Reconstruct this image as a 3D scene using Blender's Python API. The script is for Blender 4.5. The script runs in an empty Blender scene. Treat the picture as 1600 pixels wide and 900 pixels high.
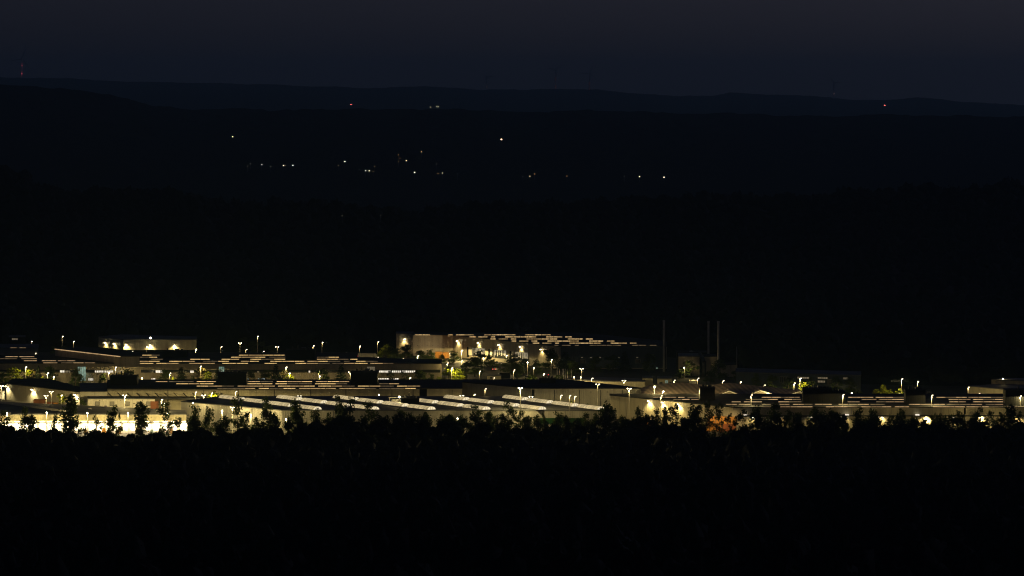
import bpy, math, random
import numpy as np
from mathutils import Vector
R = math.radians
random.seed(7)
SC = bpy.context.scene
COL = SC.collection
# ------------------------------------------------------------------ camera
F, YH, CAMZ = 6076.6, 140.0, 130.0           # focal length in photo pixels, eye-level row, camera height
cam = bpy.data.cameras.new('camera')
cam.sensor_width = 36; cam.lens = 36 * F / 1600
cam.shift_y = -310 / 1600
cam.clip_start = 1; cam.clip_end = 80000
camo = bpy.data.objects.new('camera', cam); COL.objects.link(camo)
camo.location = (0, 0, CAMZ); camo.rotation_euler = (R(90), 0, 0)
SC.camera = camo
# ------------------------------------------------------------------ dusk sky
W = bpy.data.worlds.new('World'); SC.world = W; W.use_nodes = True
nt = W.node_tree; bg = nt.nodes['Background']
sky = nt.nodes.new('ShaderNodeTexSky'); sky.sky_type = 'NISHITA'; sky.sun_disc = False
sky.sun_elevation = R(30.0); sky.sun_rotation = R(38); sky.altitude = 300
sky.air_density = 1.0; sky.dust_density = 3.0; sky.ozone_density = 1.0
tint = nt.nodes.new('ShaderNodeMix'); tint.data_type = 'RGBA'; tint.blend_type = 'MULTIPLY'
tint.inputs['Factor'].default_value = 1.0; tint.inputs['B'].default_value = (0.345, 0.445, 1.0, 1)
wc = nt.nodes.new('ShaderNodeTexCoord'); wx = nt.nodes.new('ShaderNodeSeparateXYZ'); wr = nt.nodes.new('ShaderNodeMapRange')
wr.inputs[1].default_value = 0.05; wr.inputs[2].default_value = 0.75          # dusk: glow along the horizon, dimmer overhead
wm = nt.nodes.new('ShaderNodeMix'); wm.data_type = 'RGBA'
wm.inputs['A'].default_value = (0.355, 0.44, 1.0, 1); wm.inputs['B'].default_value = (0.27, 0.28, 0.42, 1)
nt.links.new(wc.outputs['Generated'], wx.inputs[0]); nt.links.new(wx.outputs['Z'], wr.inputs[0])
nt.links.new(wr.outputs[0], wm.inputs['Factor']); nt.links.new(wm.outputs['Result'], tint.inputs['B'])
nt.links.new(sky.outputs[0], tint.inputs['A']); nt.links.new(tint.outputs['Result'], bg.inputs['Color'])
bg.inputs['Strength'].default_value = 0.0067
SC.view_settings.view_transform = 'Standard'; SC.view_settings.look = 'None'
SC.view_settings.exposure = 0; SC.view_settings.gamma = 1
HAZE_DENSITY, HAZE_COLOR = 6.2e-5, (0.60, 0.92, 1.0)
LAMP_GAIN = 2.0
c = SC.cycles
c.use_denoising = True
c.max_bounces = 4; c.diffuse_bounces = 2; c.glossy_bounces = 2; c.transmission_bounces = 2
c.volume_bounces = 0; c.transparent_max_bounces = 8
c.sample_clamp_direct = 0; c.sample_clamp_indirect = 1.0
c.use_light_tree = True
c.filter_width = 1.05
c.caustics_reflective = False; c.caustics_refractive = False

# ------------------------------------------------------------------ helpers
def at_z(px, py, z):
    """point on the horizontal plane z that the pixel's ray meets"""
    Y = F * (CAMZ - z) / (py - YH)
    return Vector(((px - 800) / F * Y, Y, z))
def at_y(px, py, Y):
    return Vector(((px - 800) / F * Y, Y, CAMZ - (py - YH) / F * Y))

class MB:
    def __init__(s): s.v = []; s.f = []; s.m = []; s.uv = []
    def face(s, pts, m=0, uv=None):
        i = len(s.v); s.v += [tuple(p) for p in pts]
        s.f.append(tuple(range(i, i + len(pts)))); s.m.append(m)
        s.uv += list(uv) if uv else [(p[0], p[1]) for p in pts]
    def box(s, x0, x1, y0, y1, z0, z1, m=0):
        a = [(x0,y0),(x1,y0),(x1,y1),(x0,y1)]
        s.prism(a, z0, z1, m)
    def prism(s, poly, z0, z1, m=0, top=True, bottom=True, mtop=None):
        ar = sum(poly[i][0]*poly[(i+1) % len(poly)][1] - poly[(i+1) % len(poly)][0]*poly[i][1] for i in range(len(poly)))
        if ar < 0: poly = poly[::-1]
        n = len(poly); run = 0
        for i in range(n):
            a, b = poly[i], poly[(i+1) % n]
            L = math.hypot(b[0]-a[0], b[1]-a[1])
            s.face([(a[0],a[1],z0),(b[0],b[1],z0),(b[0],b[1],z1),(a[0],a[1],z1)], m,
                   [(run,z0),(run+L,z0),(run+L,z1),(run,z1)])
            run += L
        if top: s.face([(p[0],p[1],z1) for p in poly], m if mtop is None else mtop)
        if bottom: s.face([(p[0],p[1],z0) for p in poly[::-1]], m)
    def tube(s, p0, p1, r0, r1=None, n=8, m=0, cap=True):
        r1 = r0 if r1 is None else r1
        p0, p1 = Vector(p0), Vector(p1); d = (p1-p0).normalized()
        u = d.orthogonal().normalized(); w = d.cross(u)
        A = [p0 + (u*math.cos(t)+w*math.sin(t))*r0 for t in [2*math.pi*k/n for k in range(n)]]
        B = [p1 + (u*math.cos(t)+w*math.sin(t))*r1 for t in [2*math.pi*k/n for k in range(n)]]
        for k in range(n): s.face([A[k],A[(k+1)%n],B[(k+1)%n],B[k]], m)
        if cap: s.face(B, m); s.face(A[::-1], m)
    def ball(s, c, rx, ry, rz, m=0, seg=10, rings=6, lo=-90, hi=90):
        c = Vector(c); g = []
        for i in range(rings+1):
            t = R(lo + (hi-lo)*i/rings)
            g.append([c + Vector((rx*math.cos(t)*math.cos(a), ry*math.cos(t)*math.sin(a), rz*math.sin(t)))
                      for a in [2*math.pi*k/seg for k in range(seg)]])
        for i in range(rings):
            for k in range(seg):
                s.face([g[i][k],g[i][(k+1)%seg],g[i+1][(k+1)%seg],g[i+1][k]], m)
    def mesh(s, name, mats):
        me = bpy.data.meshes.new(name)
        me.from_pydata(s.v, [], s.f)
        for q in (mats if isinstance(mats, (list, tuple)) else [mats]): me.materials.append(q)
        me.polygons.foreach_set('material_index', s.m)
        ul = me.uv_layers.new(name='UVMap')
        ul.data.foreach_set('uv', [q for p in s.uv for q in p])
        return me
    def build(s, name, mats, parent=None, loc=None):
        me = s.mesh(name, mats)
        return link(name, me, parent, loc)

def link(name, me, parent=None, loc=None):
    o = bpy.data.objects.new(name, me); COL.objects.link(o)
    if parent is not None:
        o.parent = parent
        if loc is None and me is not None: o.matrix_parent_inverse.identity()
    if loc is not None: o.location = loc
    return o
def thing(name, label, cat, loc=(0,0,0), rz=0, group=None):
    o = bpy.data.objects.new(name, None); COL.objects.link(o)
    o.empty_display_size = 0.5
    o.location = loc; o.rotation_euler = (0,0,rz)
    o['label'] = label; o['category'] = cat
    if group: o['group'] = group
    return o
def tag(o, label, cat, group=None):
    o['label'] = label; o['category'] = cat
    if group: o['group'] = group
    return o
ORD = ['first','second','third','fourth','fifth','sixth','seventh','eighth','ninth','tenth','eleventh','twelfth','thirteenth',
       'fourteenth','fifteenth','sixteenth','seventeenth','eighteenth','nineteenth','twentieth']

# ------------------------------------------------------------------ materials
def mat(name, col, rough=0.7, metal=0.0, var=0.0, scale=0.3, spec=0.3, col2=None, coords='Object'):
    m = bpy.data.materials.new(name); m.use_nodes = True
    n = m.node_tree.nodes; l = m.node_tree.links; b = n['Principled BSDF']
    b.inputs['Roughness'].default_value = rough; b.inputs['Metallic'].default_value = metal
    b.inputs['Specular IOR Level'].default_value = spec
    if var or col2:
        tc = n.new('ShaderNodeTexCoord'); nz = n.new('ShaderNodeTexNoise')
        nz.inputs['Scale'].default_value = scale; nz.inputs['Detail'].default_value = 6
        l.new(tc.outputs[coords], nz.inputs['Vector'])
        mx = n.new('ShaderNodeMix'); mx.data_type = 'RGBA'
        rp = n.new('ShaderNodeMapRange'); rp.inputs[1].default_value = 0.35; rp.inputs[2].default_value = 0.65
        l.new(nz.outputs['Fac'], rp.inputs[0]); l.new(rp.outputs[0], mx.inputs['Factor'])
        c2 = col2 or tuple(q*(1-var) for q in col)
        mx.inputs['A'].default_value = (*col, 1); mx.inputs['B'].default_value = (*c2, 1)
        l.new(mx.outputs['Result'], b.inputs['Base Color'])
    else:
        b.inputs['Base Color'].default_value = (*col, 1)
    return m
def cladding(name, col, pitch=0.9, panel=6.0, rough=0.55, dirt=0.25, depth=0.12, spec=0.3):
    """sheet-metal wall: upright ribs, panel joints, rain streaks; UV in metres"""
    m = bpy.data.materials.new(name); m.use_nodes = True
    n = m.node_tree.nodes; l = m.node_tree.links; b = n['Principled BSDF']
    b.inputs['Roughness'].default_value = rough; b.inputs['Specular IOR Level'].default_value = spec
    uv = n.new('ShaderNodeUVMap')
    mp = n.new('ShaderNodeMapping'); mp.inputs['Scale'].default_value = (1, 0.12, 1)
    l.new(uv.outputs[0], mp.inputs[0])
    nz = n.new('ShaderNodeTexNoise'); nz.inputs['Scale'].default_value = 0.55; nz.inputs['Detail'].default_value = 5
    l.new(mp.outputs[0], nz.inputs['Vector'])
    mx = n.new('ShaderNodeMix'); mx.data_type = 'RGBA'
    mx.inputs['A'].default_value = (*col, 1); mx.inputs['B'].default_value = (*[q*(1-dirt) for q in col], 1)
    rp = n.new('ShaderNodeMapRange'); rp.inputs[1].default_value = 0.38; rp.inputs[2].default_value = 0.68
    l.new(nz.outputs['Fac'], rp.inputs[0]); l.new(rp.outputs[0], mx.inputs['Factor'])
    br = n.new('ShaderNodeTexBrick'); br.offset = 0
    br.inputs['Scale'].default_value = 1; br.inputs['Brick Width'].default_value = panel
    br.inputs['Row Height'].default_value = 40; br.inputs['Mortar Size'].default_value = 0.10
    br.inputs['Color1'].default_value = (1,1,1,1); br.inputs['Color2'].default_value = (.9,.9,.9,1)
    br.inputs['Mortar'].default_value = (.74,.74,.74,1)
    l.new(uv.outputs[0], br.inputs['Vector'])
    m2 = n.new('ShaderNodeMix'); m2.data_type = 'RGBA'; m2.blend_type = 'MULTIPLY'; m2.inputs['Factor'].default_value = 1
    l.new(mx.outputs['Result'], m2.inputs['A']); l.new(br.outputs['Color'], m2.inputs['B'])
    l.new(m2.outputs['Result'], b.inputs['Base Color'])
    wv = n.new('ShaderNodeTexWave'); wv.wave_type = 'BANDS'; wv.bands_direction = 'X'
    wv.inputs['Scale'].default_value = 0.314/ pitch
    l.new(uv.outputs[0], wv.inputs['Vector'])
    bp = n.new('ShaderNodeBump'); bp.inputs['Distance'].default_value = depth; bp.inputs['Strength'].default_value = 0.22
    l.new(wv.outputs['Fac'], bp.inputs['Height']); l.new(bp.outputs[0], b.inputs['Normal'])
    return m
def emit(name, col, strength, var=0.0, scale=1.0, samp='NONE'):
    m = bpy.data.materials.new(name); m.use_nodes = True
    n = m.node_tree.nodes; l = m.node_tree.links; b = n['Principled BSDF']
    b.inputs['Base Color'].default_value = (0.10,0.10,0.10,1); b.inputs['Roughness'].default_value = 0.4
    b.inputs['Emission Color'].default_value = (*col, 1); b.inputs['Emission Strength'].default_value = strength
    if var:
        tc = n.new('ShaderNodeTexCoord'); nz = n.new('ShaderNodeTexNoise'); nz.inputs['Scale'].default_value = scale
        l.new(tc.outputs['Object'], nz.inputs['Vector'])
        rp = n.new('ShaderNodeMapRange'); rp.inputs[1].default_value = 0.3; rp.inputs[2].default_value = 0.7
        rp.inputs[3].default_value = strength*(1-var); rp.inputs[4].default_value = strength*(1+var*0.6)
        l.new(nz.outputs['Fac'], rp.inputs[0]); l.new(rp.outputs[0], b.inputs['Emission Strength'])
    m.cycles.emission_sampling = samp
    return m
def foliage(name, a, b_):
    m = bpy.data.materials.new(name); m.use_nodes = True
    n = m.node_tree.nodes; l = m.node_tree.links; p = n['Principled BSDF']
    tc = n.new('ShaderNodeTexCoord'); nz = n.new('ShaderNodeTexNoise'); nz.inputs['Scale'].default_value = 0.9
    l.new(tc.outputs['Object'], nz.inputs['Vector'])
    mx = n.new('ShaderNodeMix'); mx.data_type = 'RGBA'
    mx.inputs['A'].default_value = (*a, 1); mx.inputs['B'].default_value = (*b_, 1)
    l.new(nz.outputs['Fac'], mx.inputs['Factor'])
    l.new(mx.outputs['Result'], p.inputs['Base Color']); p.inputs['Roughness'].default_value = 0.7
    p.inputs['Specular IOR Level'].default_value = 0.15
    tr = n.new('ShaderNodeBsdfTranslucent'); l.new(mx.outputs['Result'], tr.inputs['Color'])
    ms = n.new('ShaderNodeMixShader'); ms.inputs[0].default_value = 0.35
    l.new(p.outputs[0], ms.inputs[1]); l.new(tr.outputs[0], ms.inputs[2])
    l.new(ms.outputs[0], n['Material Output'].inputs['Surface'])
    return m

M = dict(
    cream=cladding('cream_cladding', (0.50,0.46,0.34)),
    white=cladding('white_cladding', (0.74,0.71,0.62), pitch=1.2, dirt=0.15),
    grey=cladding('grey_cladding', (0.40,0.39,0.36)),
    greige=cladding('greige_cladding', (0.42,0.37,0.29)),
    brown=cladding('brown_cladding', (0.22,0.17,0.12)),
    blue=cladding('slate_blue_cladding', (0.06,0.085,0.11)),
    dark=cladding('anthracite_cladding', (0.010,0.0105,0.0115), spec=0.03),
    green=cladding('green_cladding', (0.012,0.065,0.02)),
    roof=mat('bitumen_roof', (0.15,0.155,0.17), 0.75, var=0.45, scale=0.12, spec=0.2),
    roofdark=mat('dark_roof', (0.045,0.046,0.05), 0.85, var=0.5, scale=0.12, spec=0.08),
    seam=None,
    stack=mat('weathered_steel_stack', (0.42,0.42,0.43), 0.6, 0.2, var=0.3),
    pole=mat('galvanised_steel', (0.45,0.44,0.42), 0.5, 0.3, var=0.2),
    dark_metal=mat('dark_painted_metal', (0.03,0.032,0.036), 0.5),
    concrete=mat('concrete', (0.34,0.32,0.29), 0.85, var=0.3, scale=0.4),
    asphalt=mat('asphalt', (0.055,0.053,0.05), 0.9, var=0.4, scale=0.15, spec=0.1),
    forest_floor=mat('forest_floor', (0.020,0.030,0.018), 0.95, spec=0.0, col2=(0.032,0.036,0.022), scale=0.02),
    bark=mat('bark', (0.09,0.075,0.055), 0.9, var=0.4, scale=2.0),
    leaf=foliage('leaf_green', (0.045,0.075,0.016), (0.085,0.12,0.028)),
    leaf_lamplit=foliage('leaf_lamplit_green', (0.12,0.155,0.007), (0.20,0.225,0.011)),  # brighter leaf copy, lamplight put into its colour
    leaf_lamplit_amber=foliage('leaf_lamplit_warm', (0.11,0.09,0.03), (0.15,0.13,0.05)),  # amber lamplight put into the leaf colour
    needle=foliage('needle_green', (0.02,0.035,0.014), (0.035,0.05,0.02)),
    canopy=foliage('woodland_canopy', (0.014,0.021,0.009), (0.028,0.038,0.016)),
    head=mat('lamp_housing', (0.25,0.25,0.25), 0.5),
    glass=emit('lamp_glow', (1.0,0.86,0.60), 9),
    glass_mid=emit('lamp_glow_soft', (1.0,0.84,0.58), 4),
    glass_hot=emit('lamp_glow_strong', (1.0,0.80,0.44), 32),
    red_glow=emit('red_warning_glow', (1.0,0.06,0.07), 6),
    sky_lit=emit('skylight_warm', (1.0,0.65,0.25), 0.95, 0.35, 0.5),
    sky_lit_soft=emit('skylight_warm_soft', (1.0,0.63,0.26), 0.55, 0.4, 0.4), sky_mid_soft=emit('skylight_medium_soft', (1.0,0.62,0.30), 0.27, 0.4, 0.4), sky_hot_soft=emit('skylight_bright_soft', (1.0,0.64,0.26), 1.1, 0.5, 0.7),
    sky_dim=emit('skylight_dim', (1.0,0.68,0.34), 0.14, 0.5, 0.5),
    sky_mid=emit('skylight_medium', (1.0,0.64,0.30), 0.48, 0.4, 0.5),
    sky_hot=emit('skylight_bright', (1.0,0.66,0.28), 1.9, 0.5, 0.9),
    barrel=emit('translucent_vault', (1.0,0.78,0.40), 0.60, 0.35, 0.45),
    barrel_end=emit('translucent_vault_end', (1.0,0.84,0.54), 0.95),
    win=emit('lit_window', (1.0,0.90,0.72), 1.1, 0.4, 0.7),
    win_dim=emit('dim_window', (1.0,0.8,0.5), 0.16, 0.5, 0.5),
    win_gate=emit('gate_glazing', (1.0,0.84,0.55), 0.3, 0.8, 0.35),
    win_teal=emit('teal_lit_glazing', (0.62,0.95,0.75), 0.30, 0.6, 0.6),
    win_cool=emit('cool_lit_window', (0.75,0.95,1.0), 0.8, 0.4, 0.8),
    pane=mat('dark_pane', (0.02,0.022,0.026), 0.15, spec=0.6),
    frame=mat('window_frame', (0.30,0.29,0.27), 0.5),
    orange=cladding('orange_corrugated', (0.50,0.23,0.04), pitch=0.5, panel=2.6, dirt=0.4),
    rust=cladding('rust_red_corrugated', (0.26,0.085,0.03), pitch=0.5, panel=2.6, dirt=0.4),
    teal=cladding('grey_green_corrugated', (0.10,0.16,0.12), pitch=0.5, panel=2.6, dirt=0.4),
    bluebox=cladding('pale_blue_corrugated', (0.25,0.33,0.38), pitch=0.5, panel=2.6, dirt=0.3),
    white_paint=mat('white_paint', (0.78,0.77,0.74), 0.4),
    silver=mat('silver_car_paint', (0.45,0.45,0.46), 0.3, 0.4),
    black_paint=mat('black_car_paint', (0.02,0.02,0.022), 0.3),
    tyre=mat('rubber', (0.02,0.02,0.02), 0.8),
    wood=mat('pallet_wood', (0.36,0.22,0.11), 0.8, var=0.4, scale=1.5),
)
def seam_roof():
    m = mat('standing_seam_roof', (0.36,0.285,0.235), 0.6, 0.0, var=0.25, scale=0.15)
    n = m.node_tree.nodes; l = m.node_tree.links; b = n['Principled BSDF']
    uv = n.new('ShaderNodeUVMap'); wv = n.new('ShaderNodeTexWave'); wv.bands_direction = 'X'
    wv.inputs['Scale'].default_value = 0.13
    l.new(uv.outputs[0], wv.inputs['Vector'])
    src = b.inputs['Base Color'].links[0].from_socket
    mx = n.new('ShaderNodeMix'); mx.data_type = 'RGBA'; mx.blend_type = 'MULTIPLY'; mx.inputs['Factor'].default_value = 0.45
    l.new(src, mx.inputs['A']); l.new(wv.outputs['Color'], mx.inputs['B']); l.new(mx.outputs['Result'], b.inputs['Base Color'])
    return m
M['seam'] = seam_roof()

# ------------------------------------------------------------------ terrain
FAR = [(-800,128),(0,121),(100,122),(200,128),(330,130),(450,133),(560,138),(670,135),(760,141),(870,139),(930,140),(990,146),(1060,150),
       (1115,150),(1140,145),(1200,148),(1270,150),(1330,156),(1380,157),(1435,152),(1500,159),(1600,165),(2400,168)]
MID = [(-800,128),(0,134),(90,138),(130,144),(200,155),(240,167),(300,172),(560,171),(700,172),(800,175),(900,173),(1000,175),(1200,180),
       (1300,184),(1400,180),(1600,184),(2400,186)]
NEAR = [(-800,256),(0,257),(36,258),(48,279),(60,287),(130,288),(160,290),(260,292),(320,300),(345,308),(420,310),(480,307),(540,312),(580,318),
        (640,322),(680,318),(760,312),(850,310),(1000,302),(1080,297),(1140,300),(1190,303),(1260,300),(1310,292),(1370,292),
        (1400,290),(1420,285),(1500,288),(1550,282),(1600,280),(2400,272)]
YN, YM, YF = 2700.0, 6500.0, 16000.0
def ridge(tab, u, Y):
    p = np.interp(u, [t[0] for t in tab], [t[1] for t in tab])
    return CAMZ - (p - YH) / F * Y
def hashn(x, y, s):
    v = np.sin(x*12.9898*s + y*78.233*s) * 43758.5453
    return v - np.floor(v)
def vnoise(x, y, cell, seed=0):
    x = x/cell + seed*17.3; y = y/cell + seed*9.1
    i, j = np.floor(x), np.floor(y); a = x-i; b = y-j
    a = a*a*(3-2*a); b = b*b*(3-2*b)
    h = lambda p, q: hashn(p, q, 1.0)
    return (h(i,j)*(1-a)+h(i+1,j)*a)*(1-b) + (h(i,j+1)*(1-a)+h(i+1,j+1)*a)*b
YK = [-400,0,40,150,500,900,1300,1400,1436,1452,2080,2300,YN,3300,4200,4900,5600,YM,8200,12000,YF,20000,27000]
def terrain(X, Y):
    X = np.asarray(X, float); Y = np.asarray(Y, float)
    u = 800 + F * X / np.maximum(Y, 900)
    zn = ridge(NEAR, u, YN) - 15; zm = ridge(MID, u, YM); zf = ridge(FAR, u, YF)
    o = np.ones_like(X)
    K = [126*o,128*o,118*o,88*o,46*o,20*o,-8*o,-9*o,-4*o,-0.06*o,-0.06*o,0.16*zn,zn,zn-45,zm*0.05-8,zm*0.36,zm*0.66,zm,
         0.3*zm-10,0.35*zf,zf,zf-160,zf*0-160]
    i = np.clip(np.searchsorted(YK, Y, side='right')-1, 0, len(YK)-2)
    K = np.stack(K); YKa = np.array(YK)
    idx = np.arange(len(X.ravel())) if X.ndim else None
    Kf = K.reshape(len(YK), -1); ii = i.ravel()
    t = (Y.ravel()-YKa[ii])/(YKa[ii+1]-YKa[ii])
    ar = np.arange(Kf.shape[1])
    z = Kf[ii,ar]*(1-t)+Kf[ii+1,ar]*t
    z = z.reshape(X.shape)
    rough = np.clip((Y-3200)/3000, 0, 1)
    z = z + rough*(vnoise(X, Y*0.3, 45)*5 + vnoise(X, Y*0.3, 14, 3)*4 - 4)
    return z
def tz(x, y): return float(terrain(np.array([x]), np.array([y]))[0])
def grid_mesh(name, X, Y, Z, m):
    nr, nc = X.shape
    me = bpy.data.meshes.new(name)
    v = np.stack([X.ravel(), Y.ravel(), Z.ravel()], 1)
    a = np.arange(nr*nc).reshape(nr, nc)
    q = np.stack([a[:-1,:-1], a[:-1,1:], a[1:,1:], a[1:,:-1]], -1).reshape(-1, 4)
    me.from_pydata(v.tolist(), [], q.tolist()); me.materials.append(m)
    me.polygons.foreach_set('use_smooth', [True]*len(q))
    return me
ys = np.concatenate([np.linspace(-400,1440,80), np.linspace(1444,2080,30), np.linspace(2100,6400,150),
                     np.linspace(6430,6600,10), np.linspace(6700,15700,100), np.linspace(15760,16300,16), np.linspace(16500,27000,20)])
us = np.linspace(-500, 2100, 700)
Yg, Ug = np.meshgrid(ys, us, indexing='ij')
Xg = (Ug-800)/F*(np.abs(Yg)+500)
g = link('ground', grid_mesh('ground', Xg, Yg, terrain(Xg, Yg), M['forest_floor'])); g['kind'] = 'structure'
b = MB(); b.face([(-330,1453,0),(330,1453,0),(330,1665,0),(110,1730,0),(105,1830,0),(60,1925,0),(-400,1925,0)])
y_ = b.build('paved_yard', M['asphalt']); y_['kind'] = 'structure'

# ------------------------------------------------------------------ lamps
WARM = (1.0, 0.75, 0.28); NEUT = (1.0, 0.80, 0.5)
def spot(parent, loc, watts, size=150, blend=0.8, col=WARM, rad=0.25, direction=(0,0,-1)):
    l = bpy.data.lights.new('lamp_light', 'SPOT'); l.energy = watts*LAMP_GAIN; l.color = col
    l.spot_size = R(size); l.spot_blend = blend; l.shadow_soft_size = rad
    o = bpy.data.objects.new('lamp_light', l); COL.objects.link(o); o.parent = parent; o.location = loc
    o.rotation_euler = Vector(direction).to_track_quat('-Z', 'Y').to_euler()
    return o
def point(parent, loc, watts, col=WARM, rad=0.25):
    l = bpy.data.lights.new('lamp_light', 'POINT'); l.energy = watts*LAMP_GAIN; l.color = col; l.shadow_soft_size = rad
    o = bpy.data.objects.new('lamp_light', l); COL.objects.link(o); o.parent = parent; o.location = loc
    return o
def mk_pole():
    b = MB(); b.tube((0,0,0),(0,0,1),0.13,0.10,8); return b.mesh('pole', M['pole'])
def mk_arm(n):
    b = MB()
    for s in ((-1,1) if n == 2 else (1,)):
        b.tube((0,0,-0.1),(s*0.5,-0.1,0.05),0.06,0.05,6)
    return b.mesh('arm', M['pole'])
def mk_head():
    b = MB(); b.prism([(-0.42,-0.3),(0.42,-0.3),(0.42,0.3),(-0.42,0.3)], 0.0, 0.12); b.prism([(-0.3,-0.2),(0.3,-0.2),(0.3,0.2),(-0.3,0.2)], 0.12, 0.2)
    return b.mesh('lamp_head', M['head'])
def mk_bowl(gl):
    b = MB(); b.ball((0,0,-0.003), 0.27, 0.24, 0.36, 0, 10, 4, -90, 0); return b.mesh('lamp_glass', gl)
def mk_globe(gl):
    b = MB(); b.ball((0,0,0), 0.28, 0.28, 0.28, 0, 12, 8); return b.mesh('lamp_globe', gl)
ME = dict(pole=mk_pole(), arm1=mk_arm(1), arm2=mk_arm(2), head=mk_head(), bowl=mk_bowl(M['glass']), bowl_hot=mk_bowl(M['glass_hot']),
          bowl_mid=mk_bowl(M['glass_mid']), globe=mk_globe(M['glass']), globe_hot=mk_globe(M['glass_hot']))
GROUP_L = 'lamp posts around the factory yards'
LAMPS = []; ZW = {}
def lamp(px, py, Y, n=1, watts=2200, zone='', heat='', base=0.0):
    LAMPS.append((px, py, Y, n, watts*ZW.get(zone, 1), zone, heat, base))
def build_lamps():
    zones = {}
    for L in sorted(LAMPS, key=lambda q: q[0]): zones.setdefault(L[5], []).append(L)
    for zname, Ls in zones.items():
        for i, (px, py, Y, n, watts, zone, heat, base) in enumerate(Ls):
            p = at_y(px, py, Y); h = p.z - base; opened = heat.endswith('_open'); heat = heat.replace('_open', '')
            kind = {1: 'single-head lamp post', 2: 'twin-head lamp post', 0: 'globe lamp post'}[n]
            where = (ORD[i] + ' from left ') if len(Ls) > 1 else ''
            if len(Ls) > 1 and i == len(Ls)-1: where = 'rightmost '
            if len(Ls) > 1 and i == 0: where = 'leftmost '
            t = thing('lamp_post', f'lit {kind}, {where}{zone}', 'lamp post', (p.x, p.y, base), 0, GROUP_L)
            q = link('pole', ME['pole'], t, (0,0,0)); q.scale = (1,1,h)
            if n == 0:
                link('lamp_globe', ME['globe_hot' if heat == 'hot' else 'globe'], t, (0,0,h+0.3))
                point(t, (0,-0.7,h+0.3), watts)
                continue
            a = link('arm', ME['arm%d' % n], t, (0,0,h))
            for s in ((-1,1) if n == 2 else (1,)):
                hd = link('lamp_head', ME['head'], t, (s*(0.6 if n == 2 else 0.42),-0.15,h+0.02))
                link('lamp_glass', ME[{'hot':'bowl_hot','mid':'bowl_mid','':'bowl'}[heat]], hd, (0,0,0))
                if opened and zone in (Z6, Z9): point(t, (s*(0.6 if n == 2 else 0.42),-0.45,h-0.3), watts/n)
                elif opened: spot(t, (s*(0.6 if n == 2 else 0.42),-0.45,h-0.2), watts/n, 179.2, 0.03, WARM, 0.25, (0,-0.16,-1))
                else: spot(t, (s*(0.6 if n == 2 else 0.42),-0.3,h-0.6), watts/n, 179.2, 0.03)

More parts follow.
